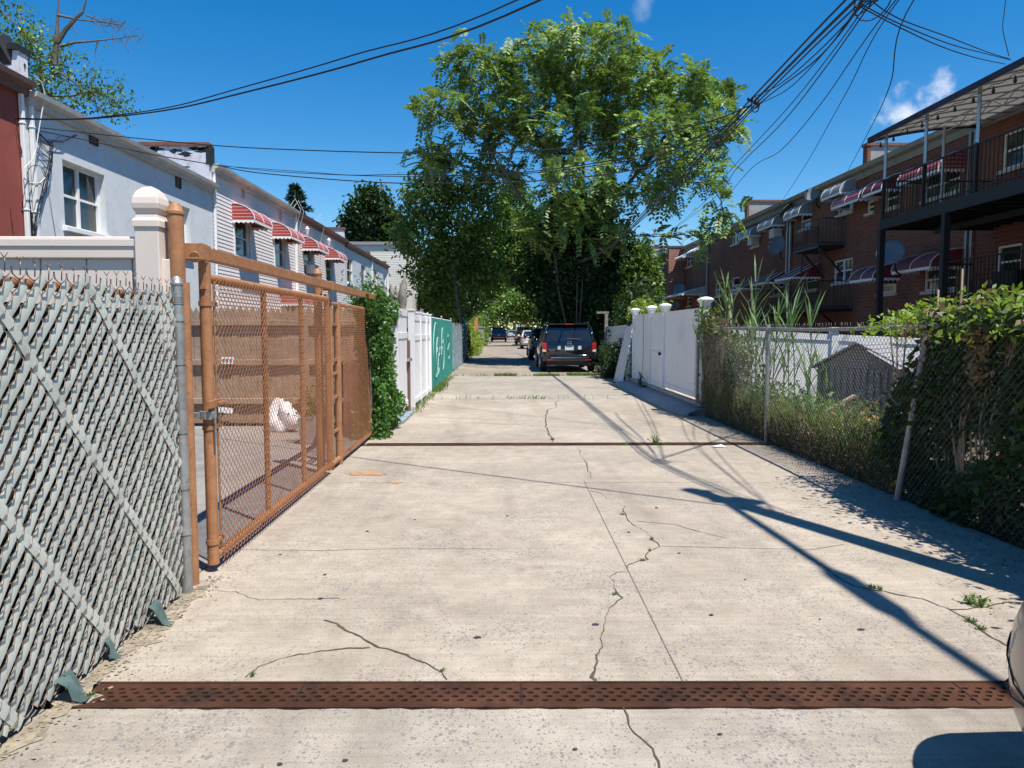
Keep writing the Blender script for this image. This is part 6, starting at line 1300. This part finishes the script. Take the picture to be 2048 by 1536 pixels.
n_ = 5200; y = r_.uniform(7.4, 13.2, n_); hm = np.interp(y, [7.4, 9, 10.5, 12, 13.2], [.45, .75, .8, 1.15, 1.3]) * (.75 + .25 * np.sin(y * 4.3)); Pv = np.stack([3.76 + np.abs(r_.normal(size=n_)) * .26, y, hm * r_.uniform(.12, 1, n_) ** .8], 1)
tag(leaf_obj('leafy_weeds', leaf_quads(Pv, rdir(n_) + [0, 0, .15], r_.uniform(.04, .10, n_), .45, .5), M['leaf_ivy']), 'leafy green weeds standing behind the chain link fence before the white yard fence', 'weeds', kind='stuff')
Pv = np.stack([3.66 + np.abs(r_.normal(size=2600)) * .16, r_.uniform(6.7, 10.5, 2600), r_.uniform(0, 1, 2600) ** 1.5 * .42], 1); tag(leaf_obj('dry_weeds', leaf_quads(Pv, rdir(2600), r_.uniform(.03, .07, 2600), .4, .3), M['leaf_dry']), 'dry brown weeds at the foot of the chain link fence', 'weeds', kind='stuff')
def bush(name, label, c_, sz, n, mat, ls, cat='bush', seed=1):
    r_ = np.random.default_rng(seed); d = rdir(n); f = 1 + .25 * np.sin(d[:, 0] * 5 + seed) + .2 * np.sin(d[:, 1] * 7 + d[:, 2] * 4); Pv = np.array(c_) + d * np.array(sz) * (f * r_.uniform(.3, 1, n) ** .4)[:, None]; Pv[:, 2] = np.maximum(Pv[:, 2], .02)
    t = thing(name, label, cat, (c_[0], c_[1], 0)); leaf_obj('foliage', leaf_quads(Pv, rdir(n) + [0, 0, -.2], r_.uniform(.7, 1.3, n) * ls, .55, .5), M[mat], t); q = MB()
    for k in range(7): e = Pv[int(r_.integers(n))]; q.tube([(c_[0] + r_.normal() * .08, c_[1] + r_.normal() * .08, 0), ((c_[0] + e[0]) / 2, (c_[1] + e[1]) / 2, e[2] * .6), tuple(e)], .012, 4)
    q.build('stem', M['bark'], t)
c_ = at(1300, 632, Y=21.2); bush('vine', 'bright lime green vine spilling over the white fence', (4.3, 21.4, 1.98), (.55, 1.3, .42), 2600, 'leaf_lime', .11, 'vine', 3)
bush('bush', 'small dark bush at the corner behind the leaning board', (3.62, 23.4, .55), (.4, .8, .65), 2600, 'leaf_dark', .09, 'bush', 5); bush('bush', 'dim green bush between the leaning board and the white fence', (3.95, 20.6, .5), (.2, .3, .8), 1100, 'leaf_ivy', .08, 'bush', 6)
bush('bush', 'dark vines behind the old board fence', (4.9, 25.5, 1.6), (.9, 2.4, 1.5), 5200, 'leaf_dark', .14, 'bush', 8); bush('bush', 'bright yellow green weeds on the left verge by the orange board', (-1.75, 46, .7), (.55, 5.5, 1.05), 5200, 'leaf_lime', .13, 'bush', 9); bush('bush', 'shaded shrub at the left by the maroon vehicle', (-2.6, 76, 1.0), (1.2, 9, 2.4), 4200, 'leaf_mid', .22, 'bush', 10)
bush('bush', 'dark shrub in front of the lattice panel', (-1.85, 38.6, .8), (.35, .9, 1.0), 1500, 'leaf_dark', .1, 'bush', 12)
# weed tufts in the joints: one tuft is built, the rest are copies
def tuft_proto():
    t = thing('weed_tuft', 'small green weed tuft', 'weed', (0, 0, 0), 'weed tufts growing in the cracks'); V = np.concatenate([blades(46, (0, 0, 0), .05, .02, .09, .0035, 1.1, 31), leaf_quads(rng.normal(size=(60, 3)) * [.05, .035, .012] + [0, 0, .02], rdir(60) + [0, 0, .3], .028, .6, .5)]); leaf_obj('foliage', V, M['grass'], t); return t
tp = tuft_proto(); tuft_list = [(1952, 1210, 1.6, 'leafy weed tuft in the concrete at the right edge'), (1245, 1030, .5, 'weed sprig where the long crack bends at the dark gum spots'), (1303, 1080, .5, 'weed sprig at the upper bend of the long crack'), (1300, 1102, .45, 'weed sprig in the middle of the long crack'), (1285, 1122, .5, 'flat weed sprig where the crack meets the saw cut'), (1230, 1190, .5, 'weed sprig at the fork of the long crack'),
    (1745, 1177, .7, 'flat row of weeds in the right hand crack'), (1760, 1180, .6, 'low weed next to the flat row in the right hand crack'), (1942, 1245, .8, 'weed strip in the crack above the beige car'), (1962, 1260, .7, 'lower weed in the crack above the beige car'), (505, 1352, .5, 'tiny weed beside the near grate on the left'), (885, 1343, .4, 'tiny weed at the end of the short crack by the near grate'), (183, 1392, .5, 'seedling at the left end of the near grate'),
    (1105, 880, .9, 'weed at the foot of the crack above the farther grate'), (1250, 890, 1.1, 'weed on the farther grate beside the cable shadows'), (1310, 889, 1.3, 'tall grass sprig on the farther grate'), (1335, 890, 1.0, 'low weed right of the grass sprig on the farther grate'), (1385, 889, .9, 'small weed at the right end of the farther grate')]
for i, (px, py, s, lb) in enumerate(tuft_list):
    p = gp(px, py)
    if i == 0: o = tp
    else:
        o = tp.copy(); COL.objects.link(o)
        for ch in tp.children: c2 = ch.copy(); COL.objects.link(c2); c2.parent = o
    o.location = (p[0], p[1], .003); s *= .62; o.scale = (s, s * (.6 if s < .5 else 1), s * (2.2 if 'tall' in lb else .8)); o.rotation_euler = (0, 0, random.uniform(0, 6)); o['label'] = lb
# grass lines in the far joints
r_ = np.random.default_rng(5); b = []
for x0, x1, y, k in ((-1.8, 3.5, 24.44, 260), (-.2, .55, 24.5, 420), (1.15, 2.0, 24.5, 480), (2.3, 3.55, 24.8, 900), (-1.8, 3.0, 16.25, 50), (.1, 1.2, 16.25, 60)): b.append(np.stack([r_.uniform(x0, x1, k), y + r_.normal(size=k) * (.05 if k < 300 else .13), np.zeros(k)], 1))
b.append(np.stack([np.full(700, -1.63) + r_.normal(size=700) * .07, r_.uniform(13.6, 24, 700), np.zeros(700)], 1))
b.append(np.stack([np.full(600, -1.62) + r_.normal(size=600) * .08, r_.uniform(18, 20.5, 600), np.zeros(600)], 1))
tag(leaf_obj('joint_grass', blades_at(np.concatenate(b), r_, .03, .12, .006, .9), M['grass']), 'grass growing in the slab joints and along the fence foot', 'grass', kind='stuff')
# leaf litter along the right fence
b = np.stack([3.45 + r_.normal(size=1400) * .16, r_.uniform(3.2, 13.2, 1400), np.full(1400, .008)], 1); tag(leaf_obj('leaf_litter', leaf_quads(b, rdir(1400) * [1, 1, .15], r_.uniform(.012, .035, 1400), .5, .9), M['leaf_dry']), 'dry leaf litter scattered along the right edge of the paving', 'leaf litter', kind='stuff')

# ------------------------------------------------------------------ overhead cables
def wire(label, pts, r=.009, group='overhead cables'):
    P = [Vector(p) for p in pts]; Q = []
    for i in range(len(P) - 1):
        p0, p1, p2, p3 = P[max(i - 1, 0)], P[i], P[i + 1], P[min(i + 2, len(P) - 1)]
        for k in range(8): t = k / 8; Q.append(.5 * ((2 * p1) + (p2 - p0) * t + (2 * p0 - 5 * p1 + 4 * p2 - p3) * t * t + (3 * p1 - p0 - 3 * p2 + p3) * t ** 3))
    Q.append(P[-1]); m = MB(); m.tube(Q, r, 5); tag(m.build('overhead_cable', M['wire'], None, True, org=tuple(P[0])), label, 'cable', group)
def on(A, B, L): return [tuple(vplane(A, B, x, y)) for x, y in L]
TA = np.array([3.39, 6.88, 4.68]); TB = np.array([3.35, 9.7, 4.55]); PA = np.array([4.15, 4.1, 5.4])
def strand(off, dz):
    return [(4.15 + off, 4.1, 5.45 + dz), (3.4 + off, 6.88, 4.70 + dz * .8), (3.35 + off, 9.7, 4.55 + dz * .5), (3.2 + off, 16, 4.12 + dz * .3), (3.1 + off * .6, 22, 3.9 + dz * .3), (3.2, 33, 4.6 + dz), (3.3, 45, 6.5 + dz)]
wire('thickest black cable of the main bundle running to the big tree', strand(0, 0), .015); wire('black cable just above the main bundle', strand(-.04, .07), .011); wire('black cable slung under the main bundle', strand(.03, -.05), .009)
wire('thin cable weaving along the main bundle', [(4.2, 4.2, 5.2), (3.5, 6.6, 4.75), (3.46, 8, 4.5), (3.4, 9.9, 4.5), (3.3, 13, 4.2), (3.2, 20, 3.95)], .008)
q = MB(); c_ = TA
for k in range(4): q.tube([(TA[0] + .02 * k + .09 * math.cos(a) * (1 + .3 * k), TA[1] + .1 * math.sin(a), TA[2] - .09 + (.06 + .03 * k) * math.sin(a + k)) for a in np.linspace(0, 6.3, 20)], .006, 4)
tag(q.build('cable_loops', M['wire'], None, org=tuple(TA)), 'loose cable coils at the top edge where the fan of cables starts', 'cable', 'overhead cables'); q = MB()
for k in range(2): q.tube([(TB[0] + .05 * math.cos(a), TB[1], TB[2] - .08 + .07 * math.sin(a) + .05 * k) for a in np.linspace(0, 6.3, 16)], .008, 4)
q.tube([tuple(TB + [-.1, 0, .02]), tuple(TB + [.08, .07, -.04])], .02, 6); tag(q.build('cable_loops', M['wire'], None, org=tuple(TB)), 'small cable loops and clamp tied to the main bundle before the tree', 'cable', 'overhead cables')
def drop(label, A, B, L, r=.007, head=None): wire(label, ([head] if head is not None else []) + on(A, B, L), r)
hA = tuple(TA + [.05, -.1, .12])
h = np.array
for k, (dx, dz, r) in enumerate(((0, 0, .014), (.05, .1, .01), (-.04, -.12, .012))): wire(['thick cable running back over the camera from the leaning pole', 'upper thin cable running back over the camera from the leaning pole', 'lower cable running back over the camera from the leaning pole'][k], [(4.2 + dx, 4.2, 6.55 + dz), (4.28 + dx, 1.5, 6.4 + dz), (4.4 + dx, -3, 6.3 + dz), (4.6 + dx, -14, 7 + dz)], [.045, .014, .018][k])
q = MB(); q.tube([(4.24, 2.5, 6.44), (4.26, 2.3, 6.42), (4.28, 1.75, 6.4), (4.3, 1.5, 6.4)], [.02, .09, .09, .02], 10); tag(q.build('splice_case', M['plastic'], None, True, org=(4.26, 2, 6.4)), 'black cable splice case hung near the leaning pole, right of the frame', 'splice case')
hP = (4.2, 4.2, 5.6)
drop('rightmost cable dropping steeply to the brick roof', (4.5, 7.9), (BX - .2, 27), [(1832, -8), (1780, 170), (1740, 258), (1690, 352)], .008, hP)
drop('second cable from the right dropping to the upper brick windows', (4.35, 7.9), (BX - .2, 34), [(1803, -8), (1690, 190), (1611, 330), (1560, 408), (1535, 446)], .007, hP)
drop('cable curving down to the farther brick house end', (4.3, 7.9), (RX4 - .1, 52), [(1798, -8), (1640, 210), (1560, 302), (1502, 338), (1430, 420), (1365, 486), (1340, 525)], .007, hP)
drop('long thin cable ending at the vines beside the brick end', (3.45, 6.8), (RX4 - .1, 58), [(1752, -8), (1640, 150), (1560, 250), (1475, 335), (1400, 420), (1300, 490)], .007)
drop('thin cable crossing the fan towards the right trees', (3.45, 6.8), (9, 44), [(1745, -8), (1660, 110), (1570, 222), (1470, 330), (1380, 430), (1290, 500)], .006)
drop('cable of the fan sagging towards the tree top', (3.4, 6.9), (5.5, 34), [(1735, 0), (1640, 100), (1560, 168), (1500, 200), (1470, 240)], .007)
drop('slack cable of the fan beneath the main bundle', (3.4, 6.9), (5.2, 34), [(1728, 0), (1670, 80), (1580, 175), (1510, 215), (1460, 270)], .006)
drop('upper of three cables reaching the canopy edge', (3.3, 6.9), (DX, 14.2), [(1740, 0), (1800, 38), (1900, 75), (1975, 104), (2020, 118)], .007)
drop('middle of three cables reaching the canopy edge', (3.3, 6.9), (DX, 14.2), [(1722, 8), (1800, 48), (1900, 88), (1975, 108), (2022, 120)], .007)
drop('lowest of three cables reaching the canopy edge', (3.3, 6.9), (DX, 14.2), [(1718, 12), (1800, 55), (1880, 92), (1950, 115), (2010, 128)], .007)
wire('short dangling cable above the canopy corner', [tuple(at(x, y, Y=14.2)) for x, y in ((2013, -60), (2012, -10), (2008, 30), (2006, 60), (2018, 112))], .008)
LH = (HX + .05, 13.5)
drop('upper of two cables from the sky to the red house', (4.15, 4.1), LH, [(1045, -5), (700, 112), (480, 176), (340, 214), (200, 234), (120, 238), (30, 236)], .008, (4.2, 4.2, 5.5))
drop('lower thicker cable from the sky to the red house', (4.15, 4.1), LH, [(1080, 0), (740, 118), (480, 187), (340, 219), (200, 236), (110, 239), (30, 238)], .011, (4.2, 4.2, 5.4))
LB = (HX + .05, 14.6)
drop('highest cable crossing from the pale blue house to the big tree', (3.35, 9.7), LB, [(1498, 212), (1400, 248), (1200, 288), (1000, 305), (820, 306), (600, 300), (430, 291), (250, 274), (75, 255)], .009)
LS = (HX + .1, 23.35)
drop('paired cable from the clapboard corner to the big tree', (3.34, 10), LS, [(1480, 238), (1350, 290), (1200, 325), (1000, 348), (800, 353), (600, 346), (500, 338), (428, 328)], .009)
drop('second paired cable from the clapboard corner crossing its twin', (3.34, 10.2), LS, [(1470, 245), (1350, 300), (1200, 330), (1000, 350), (800, 349), (700, 350), (600, 343), (428, 331)], .008)
drop('lowest sagging cable from the pale blue house past the parapet', (3.33, 10.5), LB, [(1440, 280), (1290, 335), (1100, 360), (900, 366), (740, 364), (520, 346), (430, 330), (300, 308), (180, 282), (80, 262)], .009)
